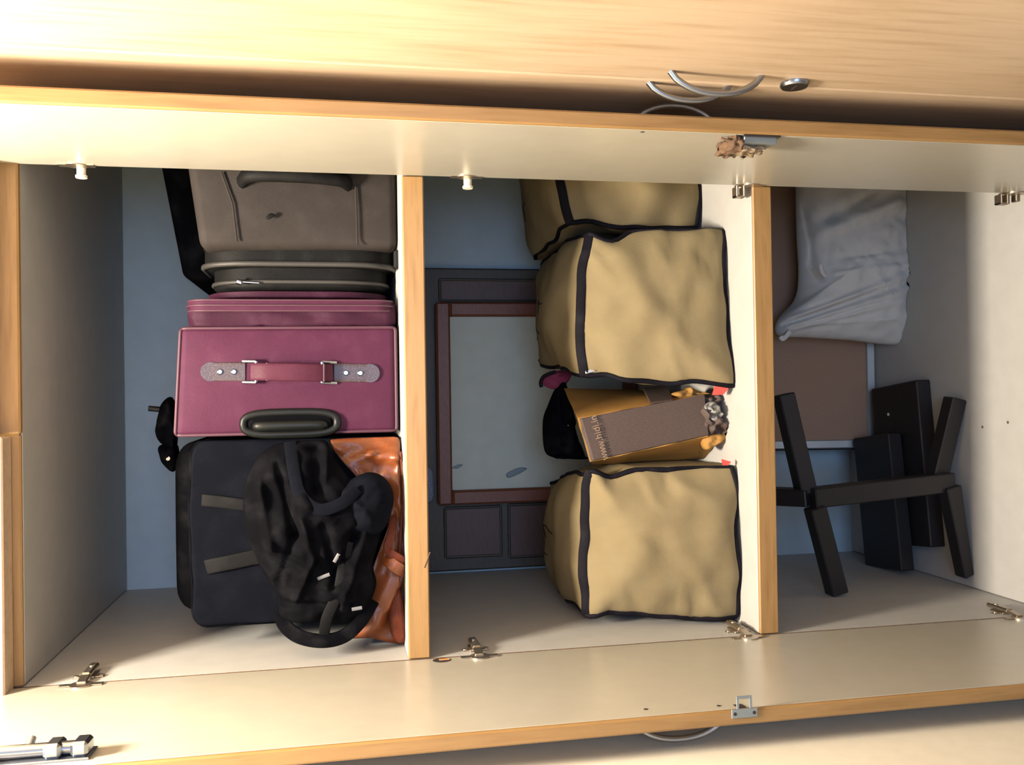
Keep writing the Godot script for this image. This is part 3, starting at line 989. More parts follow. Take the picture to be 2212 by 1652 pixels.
func backpack() -> void:
	press(Vector3(XL + 0.001, S1 + 0.0006, -0.05), Vector3(GAP_B - 0.0006, YT - 0.001, 0.2))
	var o := thing("backpack", "crumpled black backpack with a loop strap lying on the orange leather bag", "backpack", Vector3(-0.2, S1, -0.06))
	var st := begin()
	puff(st, [Vector2(-0.0733, 0.291), Vector2(-0.0549, 0.2585), Vector2(-0.0531, 0.2031), Vector2(-0.0794, 0.1894), Vector2(-0.1115, 0.1623), Vector2(-0.1034, 0.1299), Vector2(-0.1223, 0.1152), Vector2(-0.1537, 0.117), Vector2(-0.186, 0.1265), Vector2(-0.228, 0.1375), Vector2(-0.2589, 0.134), Vector2(-0.2944, 0.15), Vector2(-0.3102, 0.1778), Vector2(-0.3048, 0.2127), Vector2(-0.3041, 0.2442), Vector2(-0.2919, 0.2653), Vector2(-0.2628, 0.2699), Vector2(-0.2201, 0.2929), Vector2(-0.1715, 0.3095), Vector2(-0.1205, 0.3113)], Vector2(-0.1822, 0.2111), -0.045, 0.048, 0.005,
		[[Vector2(-0.1003, 0.2898), Vector2(-0.1953, 0.2739), 0.006, 0.010], [Vector2(-0.1953, 0.2739), Vector2(-0.2206, 0.2113), 0.005, 0.009], [Vector2(-0.0821, 0.2651), Vector2(-0.1779, 0.2417), 0.005, -0.010], [Vector2(-0.1779, 0.2417), Vector2(-0.2492, 0.2672), 0.005, -0.009],
		[Vector2(-0.1593, 0.2322), Vector2(-0.2107, 0.2173), 0.005, 0.008], [Vector2(-0.2107, 0.2173), Vector2(-0.2664, 0.2429), 0.005, 0.008], [Vector2(-0.1668, 0.2043), Vector2(-0.2312, 0.1895), 0.006, -0.010], [Vector2(-0.1631, 0.1412), Vector2(-0.2764, 0.1807), 0.007, 0.010],
		[Vector2(-0.1751, 0.1604), Vector2(-0.2502, 0.1929), 0.005, -0.010], [Vector2(-0.2341, 0.2548), Vector2(-0.2573, 0.1804), 0.005, 0.007], [Vector2(-0.2716, 0.2614), Vector2(-0.2771, 0.1681), 0.005, -0.008], [Vector2(-0.0645, 0.2154), Vector2(-0.122, 0.2099), 0.010, -0.016]], 0.014, 17.0, Vector2.ZERO, 44, 8)
	mk(st, "body", M.black, o)
	# rounded lid end on the right
	st = begin()
	puff(st, [Vector2(-0.1404, 0.1964), Vector2(-0.1146, 0.1755), Vector2(-0.099, 0.147), Vector2(-0.1049, 0.123), Vector2(-0.1278, 0.1093), Vector2(-0.1565, 0.1123), Vector2(-0.1815, 0.1266), Vector2(-0.1866, 0.1545), Vector2(-0.1727, 0.1825)], Vector2(-0.1436, 0.1489), -0.03, 0.03, 0.03, [[Vector2(-0.1221, 0.1787), Vector2(-0.1617, 0.1415), 0.007, 0.006]], 0.006, 30.0, Vector2.ZERO, 10, 5)
	mk(st, "lid", M.blue_black, o)
	# shoulder straps
	st = begin()
	tube(st, spline([Vector3(-0.0551, 0.2478, -0.036), Vector3(-0.0877, 0.2434, -0.012), Vector3(-0.1244, 0.2338, -0.002), Vector3(-0.1432, 0.2096, 0.004), Vector3(-0.1357, 0.179, 0.004), Vector3(-0.1186, 0.1589, -0.004)], 6), 0.0085, 0.003, Vector3.BACK, false, 10, true)
	mk(st, "shoulder_strap", M.blue_black, o)
	st = begin()
	tube(st, spline([Vector3(-0.2861, 0.2664, -0.05), Vector3(-0.3057, 0.2602, -0.045), Vector3(-0.3196, 0.2405, -0.03), Vector3(-0.3267, 0.2095, -0.025), Vector3(-0.3231, 0.1801, -0.028), Vector3(-0.3047, 0.1571, -0.03), Vector3(-0.2785, 0.1386, -0.04)], 6), 0.0095, 0.003, Vector3.BACK, false, 10, true)
	mk(st, "loop_strap", M.black, o)
	st = begin()
	tube(st, spline([Vector3(-0.3244, 0.2064, -0.03), Vector3(-0.293, 0.2021, -0.012), Vector3(-0.2585, 0.1868, -0.008), Vector3(-0.2213, 0.1789, -0.008), Vector3(-0.1909, 0.1722, -0.012)], 6), 0.0075, 0.0025, Vector3.BACK, false, 10, true)
	mk(st, "webbing_strap", M.webbing, o)
	for q in [[Vector3(-0.2042, 0.1848, 0.002), Vector3(-0.2151, 0.1911, 0.002)], [Vector3(-0.2375, 0.2134, -0.004), Vector3(-0.2321, 0.1975, -0.004)], [Vector3(-0.2836, 0.1685, -0.014), Vector3(-0.2819, 0.1547, -0.014)], [Vector3(-0.2994, 0.2059, -0.016), Vector3(-0.2963, 0.196, -0.016)]]:
		st = begin()
		tube(st, [q[0], q[1]], 0.0024, 0.0012, Vector3.BACK, false, 10, true)
		mk(st, "buckle", M.buckle, o)

func strap_bundle() -> void:
	press(Vector3(XL + 0.001, 0.4248, BACK + 0.001), Vector3.ONE * 9.0)
	var o := thing("strap_bundle", "small black strap bundle with a prong lying above the purple suitcase", "strap", Vector3(-0.0968, 0.4375, -0.2))
	var st := begin()
	puff(st, [Vector2(0.0014, 0.4443), Vector2(0.0096, 0.4296), Vector2(-0.0201, 0.4212), Vector2(-0.0622, 0.4217), Vector2(-0.0675, 0.4318), Vector2(-0.058, 0.4483), Vector2(-0.0404, 0.4541), Vector2(-0.0195, 0.4498)], Vector2(-0.0282, 0.4367), -0.2, 0.03, 0.03, [], 0.02, 40.0, Vector2.ZERO, 8, 4)
	mk(st, "pouch", M.black, o)
	st = begin()
	puff(st, [Vector2(-0.0634, 0.4502), Vector2(-0.0612, 0.4267), Vector2(-0.0805, 0.4189), Vector2(-0.0945, 0.4231), Vector2(-0.1041, 0.4312), Vector2(-0.096, 0.4419), Vector2(-0.0796, 0.4504)], Vector2(-0.08, 0.4363), -0.21, 0.025, 0.03, [], 0.01, 40.0, Vector2.ZERO, 8, 4)
	mk(st, "pouch", M.black, o)
	st = begin()
	tube(st, [Vector3(-0.0066, 0.4636, -0.2), Vector3(-0.0084, 0.4471, -0.2)], 0.0042)
	mk(st, "prong", M.plastic, o)
	st = begin()
	tube(st, spline([Vector3(-0.0564, 0.4101, -0.19), Vector3(-0.0587, 0.4021, -0.19), Vector3(-0.0797, 0.3984, -0.19), Vector3(-0.0957, 0.4026, -0.19)], 5), 0.0022)
	mk(st, "cord", M.black, o)
	st = begin()
	disc(st, Vector3(-0.0817, 0.4339, -0.184), Vector3.BACK, 0.0032, 0.001, 12)
	mk(st, "snap_button", M.plug, o)

# ------------------------------------------------------------------ middle compartment
func middle_compartment() -> void:
	panel_board()
	picture_frame()
	pattern_cloth()
	storage_bag("tan canvas storage bag on the lower shelf, rightmost, half hidden by the right door", [
		Vector3(0.27, S2 + 0.003, -0.5), Vector3(0.53, S2 + 0.003, -0.5), Vector3(0.2548, -0.1913, -0.47), Vector3(0.553, -0.1758, -0.47),
		Vector3(0.2807, S2 + 0.003, -0.19), Vector3(0.53, S2 + 0.003, -0.19), Vector3(0.2779, -0.1889, -0.18), Vector3(0.5019, -0.1693, -0.18)], 1,
		[[-0.6, -0.2, 0.2, 0.6, 0.25, 0.008]])
	storage_bag("tan canvas storage bag in the middle of the lower shelf, standing over the brown carton", [
		Vector3(0.052, S2 + 0.003, -0.42), Vector3(0.235, S2 + 0.003, -0.42), Vector3(0.0605, -0.1871, -0.4), Vector3(0.2425, -0.1936, -0.4),
		Vector3(0.0118, S2 + 0.003, -0.078), Vector3(0.2651, S2 + 0.003, -0.104), Vector3(0.0328, -0.1895, -0.115), Vector3(0.2624, -0.2013, -0.125)], 2,
		[[-0.9, -0.8, 0.3, 0.5, 0.16, 0.007], [0.9, 0.7, -0.1, 0.2, 0.2, 0.010], [0.9, -0.5, -0.5, -0.1, 0.07, 0.005], [0.95, -0.1, 0.2, 0.15, 0.06, 0.005], [0.95, -0.8, 0.3, -0.5, 0.06, 0.005], [-0.4, 0.9, 0.2, 0.2, 0.12, -0.006], [-0.95, -0.3, -0.3, 0.0, 0.06, 0.004], [-0.9, -0.6, -0.2, -0.3, 0.05, -0.004], [0.7, 0.95, 0.2, 0.6, 0.06, 0.005]])
	storage_bag("tan canvas storage bag on the lower shelf beside the left side panel", [
		Vector3(-0.33, S2 + 0.003, -0.42), Vector3(-0.16, S2 + 0.003, -0.42), Vector3(-0.3362, -0.2055, -0.4), Vector3(-0.1623, -0.2065, -0.4),
		Vector3(-0.3502, S2 + 0.003, -0.068), Vector3(-0.1088, S2 + 0.003, -0.068), Vector3(-0.3375, -0.1857, -0.11), Vector3(-0.112, -0.1924, -0.11)], 3,
		[[0.95, 0.9, -0.2, 0.3, 0.16, 0.012], [-0.9, 0.8, -0.1, 0.35, 0.14, 0.010], [-0.9, -0.7, -0.2, -0.3, 0.12, 0.007], [0.8, -0.2, 0.5, -0.9, 0.07, 0.005], [0.3, 0.7, 0.0, 0.1, 0.12, -0.007], [0.95, 0.3, 0.4, 0.0, 0.05, 0.005], [0.95, 0.0, 0.5, -0.2, 0.05, -0.004], [-0.95, -0.5, -0.5, -0.7, 0.05, 0.005], [-0.95, -0.3, -0.4, -0.2, 0.05, 0.005], [-0.95, 0.3, -0.5, 0.5, 0.05, -0.004]])
	carton()
	pouch()
	pink_cloth()

func storage_bag(label: String, c: Array, which: int, folds: Array) -> void:
	press(Vector3([0.0, 0.264, -9.0, XL + 0.001][which], S2 + 0.0006, BACK + 0.001), Vector3([0.0, 0.598, 0.263, -0.1095][which], 9, 9))
	var base: Vector3 = (c[0] + c[1] + c[4] + c[5]) / 4.0
	var o := thing("storage_bag", label, "storage bag", base, "tan storage bags on the lower shelf")
	var s := hexa(c, Vector3(0.06, 0.06, 0.06), [0.03, 0.22 if which == 3 else 0.02, 0.0, 0.3, 0.1, 0.2], 0.009, 7.0 + which * 0.6, folds)
	s.pinch = [0.007, 0.017]
	s.full = 0.6
	var st := begin()
	hexa_mesh(st, s, 22)
	mk(st, "body", M.tan, o)
	st = begin()
	tube(st, hx_line(s, Vector3(-1, 1, 1), Vector3(1, 1, 1), 26, 0.0012), 0.0075, 0.0022, Vector3(0, 0.5, 0.86), false, 10, true)
	mk(st, "zipper_tape", M.navy, o, "navy blue zipper tape")
	for e in [[Vector3(-1, -1, 1), Vector3(1, -1, 1), 0.0045], [Vector3(-1, 1, 1), Vector3(-1, -1, 1), 0.0045], [Vector3(1, 1, 1), Vector3(1, -1, 1), 0.0045], [Vector3(-1, 1, 1), Vector3(-1, 1, -1), 0.0035], [Vector3(1, 1, 1), Vector3(1, 1, -1), 0.0035]]:
		st = begin()
		tube(st, hx_line(s, e[0], e[1], 26, 0.001), e[2])
		mk(st, "piping", M.navy, o, "navy blue piping")
	if which == 2:
		st = begin()
		var e := hx(s, Vector3(-0.97, 1, 1)) + Vector3(0.002, 0.0, 0.004)
		bar(st, e, e + Vector3(0.004, -0.016, 0.002), 0.006, 0.003, Vector3.BACK, 0.001)
		tube(st, [e + Vector3(0.003, -0.014, 0.003), e + Vector3(0.004, -0.024, 0.003), e + Vector3(0.008, -0.03, 0.003)], 0.0018)
		mk(st, "zip_pull", M.nickel, o)
	if which >= 2:
		# printed red corner of the label on the side towards the carton
		var sx := -1.0 if which == 2 else 1.0
		st = begin()
		var t := [hx(s, Vector3(sx, -0.93, 0.95)), hx(s, Vector3(sx, -0.76, 0.95)), hx(s, Vector3(sx, -0.70, 0.7)), hx(s, Vector3(sx, -0.88, 0.7))]
		if which == 3:
			press()
			t = [Vector3(-0.1013, -0.3961, -0.066), Vector3(-0.1059, -0.4104, -0.064), Vector3(-0.1095, -0.4066, -0.066), Vector3(-0.1093, -0.3979, -0.067)]
		else:
			t = [Vector3(0.0174, -0.3946, -0.082), Vector3(0.0113, -0.4134, -0.076), Vector3(0.0035, -0.4091, -0.084), Vector3(0.003, -0.3941, -0.092)]
		for i in 4:
			t[i] += Vector3(0.003 * sx, 0, 0.001)
		quad(st, t[0], t[1], t[2], t[3], Vector3(sx, 0, 0.3))
		for i in 4:
			quad(st, t[i], t[(i + 1) % 4], t[(i + 1) % 4] - Vector3(0.002 * sx, 0, 0), t[i] - Vector3(0.002 * sx, 0, 0), t[i] + t[(i + 1) % 4] - t[0] - t[2])
		mk(st, "red_label", M.red, o, "red printed corner label")
	# pen marks on the top
	for k in 2:
		var z0 := 0.15 - 0.35 * k
		st = begin()
		tube(st, hx_line(s, Vector3(0.1 - 0.5 * k, 1, z0), Vector3(0.2 - 0.5 * k, 1, z0 - 0.42), 6, 0.0002) + hx_line(s, Vector3(0.18 - 0.5 * k, 1, z0 - 0.42), Vector3(-0.02 - 0.5 * k, 1, z0 - 0.36), 6, 0.0002), 0.0009, -1.0, Vector3.ZERO, false, 5)
		mk(st, "pen_mark", M.navy, o)

func panel_board() -> void:
	press(Vector3(XL + 0.001, S2 + 0.0006, BACK + 0.001), Vector3.ONE * 9.0)
	var x0 := -0.3478
	var x1 := 0.2596
	var top := 0.04
	var o := thing("panel_board", "dark brown panelled board standing against the pale blue back behind the picture frame", "board", Vector3((x0 + x1) / 2, S2, -0.565))
	mk(box(Vector3(x0, S2 + 0.001, -0.58), Vector3(x1, top, -0.562), 0.003), "board", M.board, o)
	for q in [[0.193, 0.2357, -0.2686, -0.0207],
			[-0.3193, -0.2215, -0.1373, -0.0246],
			[-0.3248, -0.2197, S2 + 0.03, -0.1544]]:
		var p := mk(box(Vector3(q[0], q[2], -0.562), Vector3(q[1], q[3], -0.559), 0.001), "panel", M.board_brown, o)
		var st := begin()
		for e in [[q[0], q[2], q[0], q[3]], [q[1], q[2], q[1], q[3]], [q[0], q[2], q[1], q[2]], [q[0], q[3], q[1], q[3]]]:
			tube(st, [Vector3(e[0], e[1], -0.56), Vector3(e[2], e[3], -0.56)], 0.003)
		mk(st, "moulding", M.board, p)

func picture_frame() -> void:
	press(Vector3(XL + 0.001, S2 + 0.0006, BACK + 0.001), Vector3.ONE * 9.0)
	var z := -0.545
	var x1 := 0.1883
	var x0 := -0.2122
	var y1 := -0.0086
	var y0 := S2 + 0.002
	var t := absf(-0.0369 - y1)
	var o := thing("picture_frame", "reddish wooden frame round a blank grey white sheet leaning on the dark board", "picture frame", Vector3((x0 + x1) / 2, S2, -0.54))
	for q in [[x0, y1 - t, x1, y1], [x0, y0, x1, y0 + t], [x0, y0 + t, x0 + t, y1 - t], [x1 - t, y0 + t, x1, y1 - t]]:
		mk(box(Vector3(q[0], q[1], -0.557), Vector3(q[2], q[3], -0.53), 0.004), "rail", M.redwood, o)
	var s := mk(box(Vector3(x0 + t, y0 + t, -0.552), Vector3(x1 - t, y1 - t, -0.545), 0.0), "sheet", M.sheet, o)
	var st := begin()
	puff(st, [Vector2(-0.154, -0.1487), Vector2(-0.1436, -0.1726), Vector2(-0.146, -0.1897), Vector2(-0.1567, -0.1724), Vector2(-0.1634, -0.1514)], Vector2(-0.1528, -0.1686), -0.545, 0.0008, 0.0004, [], 0.0, 1.0, Vector2.ZERO, 3, 4)
	mk(st, "smudge", M.smudge, s, "faint blue grey smudge")
	st = begin()
	puff(st, [Vector2(-0.1394, -0.0377), Vector2(-0.1334, -0.0507), Vector2(-0.1346, -0.06), Vector2(-0.1416, -0.0488)], Vector2(-0.1379, -0.0488), -0.545, 0.0006, 0.0004, [], 0.0, 1.0, Vector2.ZERO, 3, 4)
	mk(st, "smudge", M.smudge, s, "small grey smudge")

func pattern_cloth() -> void:
	press(Vector3(XL + 0.001, S2 + 0.0006, BACK + 0.001), Vector3.ONE * 9.0)
	var o := thing("folded_cloth", "blue and white patterned cloth tucked above the picture frame under the upper shelf", "cloth", Vector3(-0.1691, 0.0061, -0.535))
	var st := begin()
	puff(st, [Vector2(-0.1388, 0.0165), Vector2(-0.141, 0.002), Vector2(-0.1693, -0.0012), Vector2(-0.2011, 0.0011), Vector2(-0.2023, 0.0175)], Vector2(-0.1699, 0.0088), -0.542, 0.012, 0.008, [], 0.004, 40.0, Vector2.ZERO, 5, 3)
	mk(st, "fold", M.pattern, o)

func carton() -> void:
	press(Vector3(-0.1088, S2 + 0.0006, BACK + 0.001), Vector3.ONE * 9.0)
	var o := thing("carton", "brown printed paper carton wedged between two tan storage bags", "carton", Vector3(-0.05, S2, -0.22))
	var f1 := Vector3(-0.0335, -0.1845, -0.125)   # printed front face, image corners
	var f2 := Vector3(0.0008, -0.3898, -0.115)
	var f3 := Vector3(-0.0655, -0.3943, -0.11)
	var f4 := Vector3(-0.1016, -0.2014, -0.12)
	var r1 := Vector3(0.0148, -0.1971, -0.26)
	var r2 := Vector3(0.0048, -0.4337, -0.26)
	var r3 := Vector3(-0.1086, -0.4445, -0.2)
	var r4 := Vector3(-0.1227, -0.2459, -0.2)
	var s := hexa([r3, r2, r4, r1, f3, f2, f4, f1], Vector3(0.01, 0.01, 0.01), [0, 0, 0, 0, 0, 0.02], 0.002, 30.0)
	var st := begin()
	hexa_mesh(st, s, 8)
	mk(st, "body", M.paper, o)
	# printed brown panel
	var pr := hexa([f3 - Vector3(0, 0, 0.002), f2 - Vector3(0, 0, 0.002), f4 - Vector3(0, 0, 0.002), f1 - Vector3(0, 0, 0.002), f3 + Vector3(0.0025, 0.001, 0.0032), f2 + Vector3(0, 0, 0.0032), f4 + Vector3(0.0035, -0.006, 0.0032), f1 + Vector3(0, -0.006, 0.0032)], Vector3(0.004, 0.004, 0.05))
	st = begin()
	hexa_mesh(st, pr, 4)
	var pn := mk(st, "printed_panel", M.print, o, "grey brown printed panel")
	# brown band over the upper flap
	st = begin()
	var bd := [Vector3(0.0095, -0.3294, -0.235), Vector3(0.0121, -0.3729, -0.235), Vector3(-0.0101, -0.3378, -0.118), Vector3(-0.0138, -0.3007, -0.118)]
	for i in 4:
		bd[i] += Vector3(0.004, 0, 0.003)
	quad(st, bd[0], bd[1], bd[2], bd[3], Vector3(1, 0, 1))
	for i in 4:
		quad(st, bd[i], bd[(i + 1) % 4], bd[(i + 1) % 4] - Vector3(0.003, 0, 0.002), bd[i] - Vector3(0.003, 0, 0.002), bd[i] + bd[(i + 1) % 4] - bd[0] - bd[2])
	mk(st, "printed_band", M.print, o, "dark printed band")
	# lettering
	var dx := (f1 - f4).normalized()
	var nz := (f2 - f1).cross(f4 - f1).normalized()
	if nz.z < 0.0:
		nz = -nz
	var dy := nz.cross(dx).normalized()
	var word := text("www.hidi.in", 0.0135, 0.0012)
	word.transform = Transform3D(Basis(dx, dy, nz), Vector3(-0.0636, -0.2154, -0.117) + nz * 0.003 - o.position)
	word.name = "lettering"
	word.material_override = M.pale_ink
	pn.add_child(word, true)
	word.transform = Transform3D(Basis(dx, dy, nz), Vector3(-0.0636, -0.2154, -0.117) + nz * 0.004)
	# torn crumpled lower end with clear film
	st = begin()
	puff(st, [Vector2(-0.0033, -0.3731), Vector2(0.0007, -0.3981), Vector2(0.0019, -0.4169), Vector2(-0.013, -0.4284), Vector2(-0.0499, -0.4316), Vector2(-0.0684, -0.4329), Vector2(-0.0805, -0.4153), Vector2(-0.0769, -0.392), Vector2(-0.0489, -0.3862)], Vector2(-0.0384, -0.4067), -0.13, 0.02, 0.06, [[Vector2(-0.0048, -0.3756), Vector2(-0.057, -0.4253), 0.006, 0.008], [Vector2(-0.0707, -0.3899), Vector2(-0.0269, -0.3869), 0.005, 0.008]], 0.022, 60.0, Vector2.ZERO, 12, 4)
	mk(st, "torn_end", M.print, o, "crumpled torn end")
	st = begin()
	puff(st, [Vector2(-0.0195, -0.3862), Vector2(-0.0095, -0.3988), Vector2(-0.0171, -0.4112), Vector2(-0.0311, -0.4156), Vector2(-0.0433, -0.406), Vector2(-0.0343, -0.3937)], Vector2(-0.0257, -0.4009), -0.108, 0.012, 0.01, [], 0.014, 90.0, Vector2.ZERO, 8, 4)
	mk(st, "clear_film", M.film, o, "scrap of crumpled film")
	st = begin()
	puff(st, [Vector2(-0.0678, -0.3884), Vector2(-0.0625, -0.4096), Vector2(-0.0629, -0.4291), Vector2(-0.0674, -0.4322), Vector2(-0.0759, -0.421), Vector2(-0.0843, -0.4037), Vector2(-0.0868, -0.3912)], Vector2(-0.0726, -0.407), -0.118, 0.012, 0.03, [], 0.006, 60.0, Vector2.ZERO, 8, 4)
	mk(st, "folded_flap", M.paper, o)
	st = begin()
	puff(st, [Vector2(0.003, -0.3466), Vector2(0.0086, -0.3685), Vector2(0.0129, -0.3764), Vector2(0.0067, -0.392), Vector2(0.0004, -0.4156), Vector2(-0.0068, -0.4036), Vector2(-0.0109, -0.3823), Vector2(-0.0046, -0.3605)], Vector2(0.0002, -0.3809), -0.14, 0.012, 0.03, [], 0.012, 60.0, Vector2.ZERO, 8, 4)
	mk(st, "folded_flap", M.paper, o)

func text(s: String, size: float, depth: float) -> MeshInstance3D:
	var f := SystemFont.new()
	f.font_names = PackedStringArray(["Droid Sans"])
	var t := TextMesh.new()
	t.font = f
	t.text = s
	t.font_size = 64
	t.pixel_size = size / 64.0
	t.depth = depth
	t.curve_step = 2.0
	var mi := MeshInstance3D.new()
	mi.mesh = t
	return mi

func pouch() -> void:
	press(Vector3(-0.1085, S2 + 0.0006, BACK + 0.001), Vector3(9, 9, -0.262))
	var o := thing("pouch", "crumpled black pouch tucked between the brown carton and the storage bag", "pouch", Vector3(-0.06, S2, -0.28))
	var st := begin()
	puff(st, [Vector2(0.0166, -0.1935), Vector2(0.0276, -0.2069), Vector2(0.005, -0.2149), Vector2(-0.0396, -0.2241), Vector2(-0.0679, -0.2253), Vector2(-0.0965, -0.2382), Vector2(-0.1202, -0.2495), Vector2(-0.1281, -0.2427), Vector2(-0.1254, -0.2094), Vector2(-0.1088, -0.1914), Vector2(-0.0954, -0.1719), Vector2(-0.0424, -0.1694), Vector2(-0.0122, -0.1798)], Vector2(-0.0633, -0.2038), -0.3, 0.036, 0.04, [[Vector2(-0.0346, -0.1794), Vector2(-0.0678, -0.2245), 0.008, 0.014], [Vector2(-0.083, -0.1869), Vector2(-0.1083, -0.228), 0.008, 0.010], [Vector2(0.0052, -0.2008), Vector2(-0.0394, -0.2166), 0.006, 0.008]], 0.02, 40.0, Vector2.ZERO, 14, 5)
	mk(st, "body", M.black, o)
	st = begin()
	tube(st, [Vector3(-0.0489, -0.2038, -0.265), Vector3(-0.0587, -0.2119, -0.265)], 0.0016)
	mk(st, "zip_pull", M.zinc, o)

func pink_cloth() -> void:
	press(Vector3(-0.1065, S2 + 0.0006, BACK + 0.001), Vector3(9, 9, -0.262))
	var o := thing("pink_cloth", "scrap of magenta cloth showing under the middle tan storage bag beside the pouch", "cloth", Vector3(0.02, -0.1839, -0.3))
	var st := begin()
	puff(st, [Vector2(0.0284, -0.1657), Vector2(0.0412, -0.1759), Vector2(0.0458, -0.2052), Vector2(0.0407, -0.2219), Vector2(0.0213, -0.2107), Vector2(0.0134, -0.1921), Vector2(0.0169, -0.1755)], Vector2(0.0297, -0.1907), -0.3, 0.012, 0.02, [], 0.006, 50.0, Vector2.ZERO, 6, 4)
	mk(st, "fold", M.pink, o)
	st = begin()
	tube(st, spline([Vector3(0.0169, -0.1604, -0.27), Vector3(0.0249, -0.1589, -0.27), Vector3(0.0359, -0.1656, -0.27), Vector3(0.0429, -0.1853, -0.27)], 4), 0.0032)
	mk(st, "hem", M.navy, o)

# ------------------------------------------------------------------ bottom compartment
func bottom_compartment() -> void:
	cork_board()
	sack()
	plank("black stained plank lying on top of the other on the wardrobe floor", Vector3(-0.09, YB + 0.031, -0.425), 0.0)
	planks()
	stool()

func cork_board() -> void:
	press(Vector3(XL + 0.001, YB + 0.0006, BACK + 0.001), Vector3(0.598, 9, 9))
	var o := thing("pinboard", "brown cork board in a thin silver frame leaning in the bottom compartment", "pinboard", Vector3(0.1, YB, -0.5))
	var keep := XF
	# leans: foot at z -0.48, top against the back panel
	var foot := Vector3(0, YB + 0.004, -0.478)
	var ang := -asin(0.085 / 0.45)
	XF = Transform3D(Basis(Vector3.RIGHT, ang), foot)
	var x0 := -0.1197
	var x1 := 0.46
	var h := 0.45
	var t := 0.018
	mk(box(Vector3(x0 - 0.004, 0.0, -0.014), Vector3(x1, h, -0.0095), 0.0006), "backing", M.dark, o)
	mk(box(Vector3(x0 + t, t, -0.006), Vector3(x1 - t, h - t, 0.001), 0.0), "cork", M.cork, o)
	for q in [[x0, 0.0, x1, t], [x0, h - t, x1, h], [x0, t, x0 + t, h - t], [x1 - t, t, x1, h - t]]:
		mk(box(Vector3(q[0], q[1], -0.009), Vector3(q[2], q[3], 0.005), 0.002), "rail", M.alu, o)
	XF = keep

func sack() -> void:
	press(Vector3(XL + 0.001, YB + 0.0006, BACK + 0.001), Vector3(0.598, 9, 9))
	var o := thing("cloth_sack", "off-white cloth sack with a tied corner leaning on the cork board", "sack", Vector3(0.22, YB, -0.38))
	var st := begin()
	puff(st, [Vector2(0.5006, -0.7311), Vector2(0.5141, -0.8441), Vector2(0.5092, -0.9596), Vector2(0.4041, -0.9678), Vector2(0.2839, -0.9736), Vector2(0.2182, -0.9784), Vector2(0.143, -0.9622), Vector2(0.0981, -0.9446), Vector2(0.0926, -0.9175), Vector2(0.1023, -0.8357), Vector2(0.1092, -0.7453), Vector2(0.1139, -0.6879), Vector2(0.1431, -0.6865), Vector2(0.1842, -0.7219), Vector2(0.2346, -0.7318), Vector2(0.3171, -0.7295), Vector2(0.4088, -0.7293)], Vector2(0.2634, -0.839), -0.42, 0.06, 0.04,
		[[Vector2(0.1415, -0.6818), Vector2(0.234, -0.9379), 0.004, 0.011], [Vector2(0.128, -0.6903), Vector2(0.2082, -0.9528), 0.004, 0.010], [Vector2(0.1343, -0.6875), Vector2(0.2211, -0.9459), 0.003, -0.007], [Vector2(0.2594, -0.7419), Vector2(0.2232, -0.756), 0.006, -0.010], [Vector2(0.314, -0.7529), Vector2(0.3723, -0.91), 0.010, 0.012],
		[Vector2(0.3416, -0.7683), Vector2(0.3895, -0.8595), 0.007, -0.010], [Vector2(0.3681, -0.7342), Vector2(0.2594, -0.7469), 0.004, -0.008], [Vector2(0.119, -0.6852), Vector2(0.1784, -0.9162), 0.004, 0.007], [Vector2(0.2597, -0.7667), Vector2(0.2803, -0.9389), 0.005, -0.005], [Vector2(0.2325, -0.7761), Vector2(0.2478, -0.9279), 0.004, 0.005], [Vector2(0.1324, -0.7148), Vector2(0.1414, -0.9052), 0.003, 0.004]], 0.007, 22.0, Vector2(0, -0.12), 44, 7)
	mk(st, "body", M.sack, o)
	st = begin()
	tube(st, spline([Vector3(0.1194, -0.6919, -0.4), Vector3(0.1103, -0.6839, -0.4), Vector3(0.1049, -0.6759, -0.4), Vector3(0.1103, -0.6721, -0.4)], 4), 0.005, 0.003, Vector3.BACK)
	mk(st, "tied_corner", M.sack, o)
	st = begin()
	tube(st, spline([Vector3(0.2445, -0.7326, -0.352), Vector3(0.2302, -0.7362, -0.352), Vector3(0.2232, -0.7438, -0.352)], 4), 0.0042, 0.002, Vector3.BACK)
	mk(st, "tie", M.sack, o)

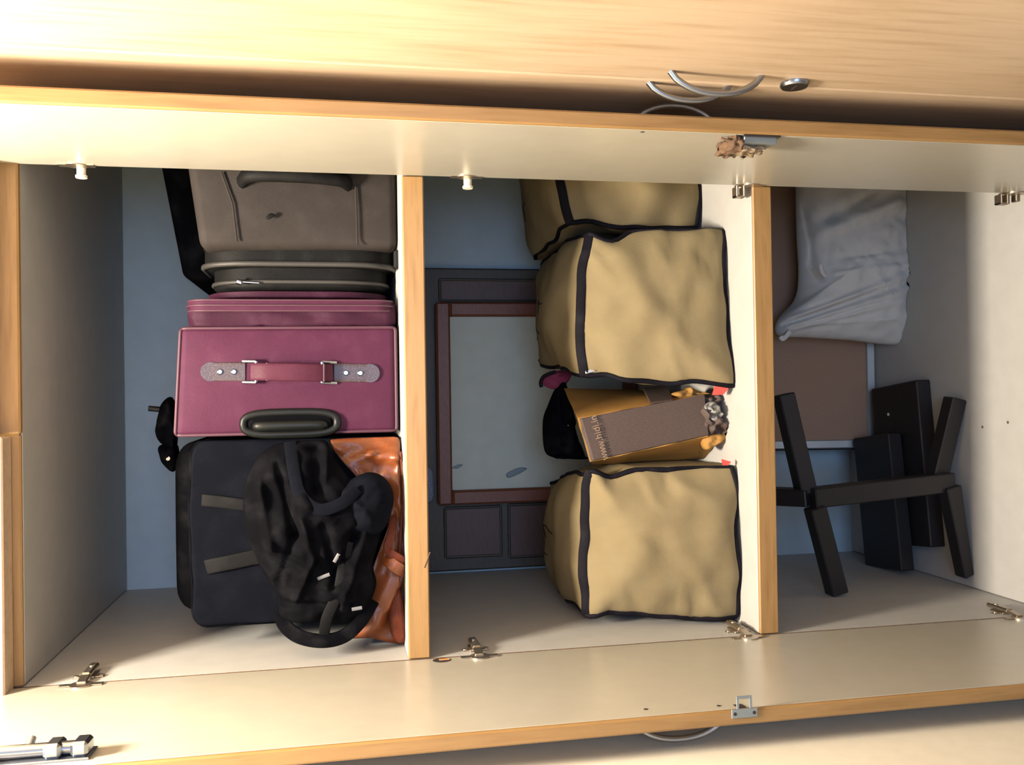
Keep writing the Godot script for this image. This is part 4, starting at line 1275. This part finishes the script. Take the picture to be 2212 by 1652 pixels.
func plank(label: String, _at: Vector3, _turn: float) -> void:
	press(Vector3(XL + 0.001, YB + 0.0006, BACK + 0.001), Vector3(0.598, 9, 9))
	var o := thing("plank", label, "plank", Vector3(-0.22, YB + 0.031, -0.41), "black planks on the wardrobe floor")
	var st := begin()
	bar(st, Vector3(-0.352, YB + 0.046, -0.375), Vector3(-0.0902, -0.924, -0.4) * Vector3(1, 0, 0) + Vector3(0, YB + 0.046, -0.41), 0.125, 0.028, Vector3.UP, 0.002)
	mk(st, "board", M.wenge, o)

func planks() -> void:
	press(Vector3(XL + 0.001, YB + 0.0006, BACK + 0.001), Vector3(0.598, 9, 9))
	var o := thing("plank", "black stained plank lowest on the wardrobe floor with a pale screw hole", "plank", Vector3(-0.15, YB, -0.36), "black planks on the wardrobe floor")
	var st := begin()
	bar(st, Vector3(-0.3, YB + 0.0155, -0.34), Vector3(0.012, YB + 0.0155, -0.375), 0.15, 0.03, Vector3.UP, 0.002)
	mk(st, "board", M.wenge, o)
	st = begin()
	disc(st, Vector3(-0.0475, -0.8975, -0.3913), Vector3.UP, 0.0032, 0.0008, 12)
	mk(st, "screw_hole", M.plug, o)

func stool() -> void:
	press(Vector3(XL + 0.001, YB + 0.0006, BACK + 0.001), Vector3(0.598, 9, 9))
	var o := thing("stool_frame", "black wooden stool frame lying on its side on the wardrobe floor", "stool", Vector3(-0.17, YB, -0.2))
	var j1 := Vector3(-0.1832, -0.6255, -0.21)
	var j2 := Vector3(-0.1643, -0.8982, -0.21)
	var st := begin()
	bar(st, j1, j2, 0.034, 0.034, Vector3.BACK)
	mk(st, "beam", M.wenge, o)
	st = begin()
	bar(st, j1 + Vector3(0, 0, -0.004), Vector3(-0.1872, -0.5724, -0.3), 0.03, 0.03, Vector3.BACK)
	mk(st, "rail", M.wenge, o)
	for q in [[Vector3(-0.1982, -0.6266, -0.2), Vector3(-0.3508, -0.6687, -0.205)], [Vector3(-0.1776, -0.6251, -0.225), Vector3(-0.0017, -0.5897, -0.235)], [Vector3(-0.1713, -0.8887, -0.2), Vector3(-0.3331, -0.9264, -0.205)], [Vector3(-0.1609, -0.8811, -0.225), Vector3(-0.0145, -0.9165, -0.215)]]:
		st = begin()
		bar(st, q[0], q[1], 0.03, 0.03, Vector3.BACK)
		mk(st, "leg", M.wenge, o)
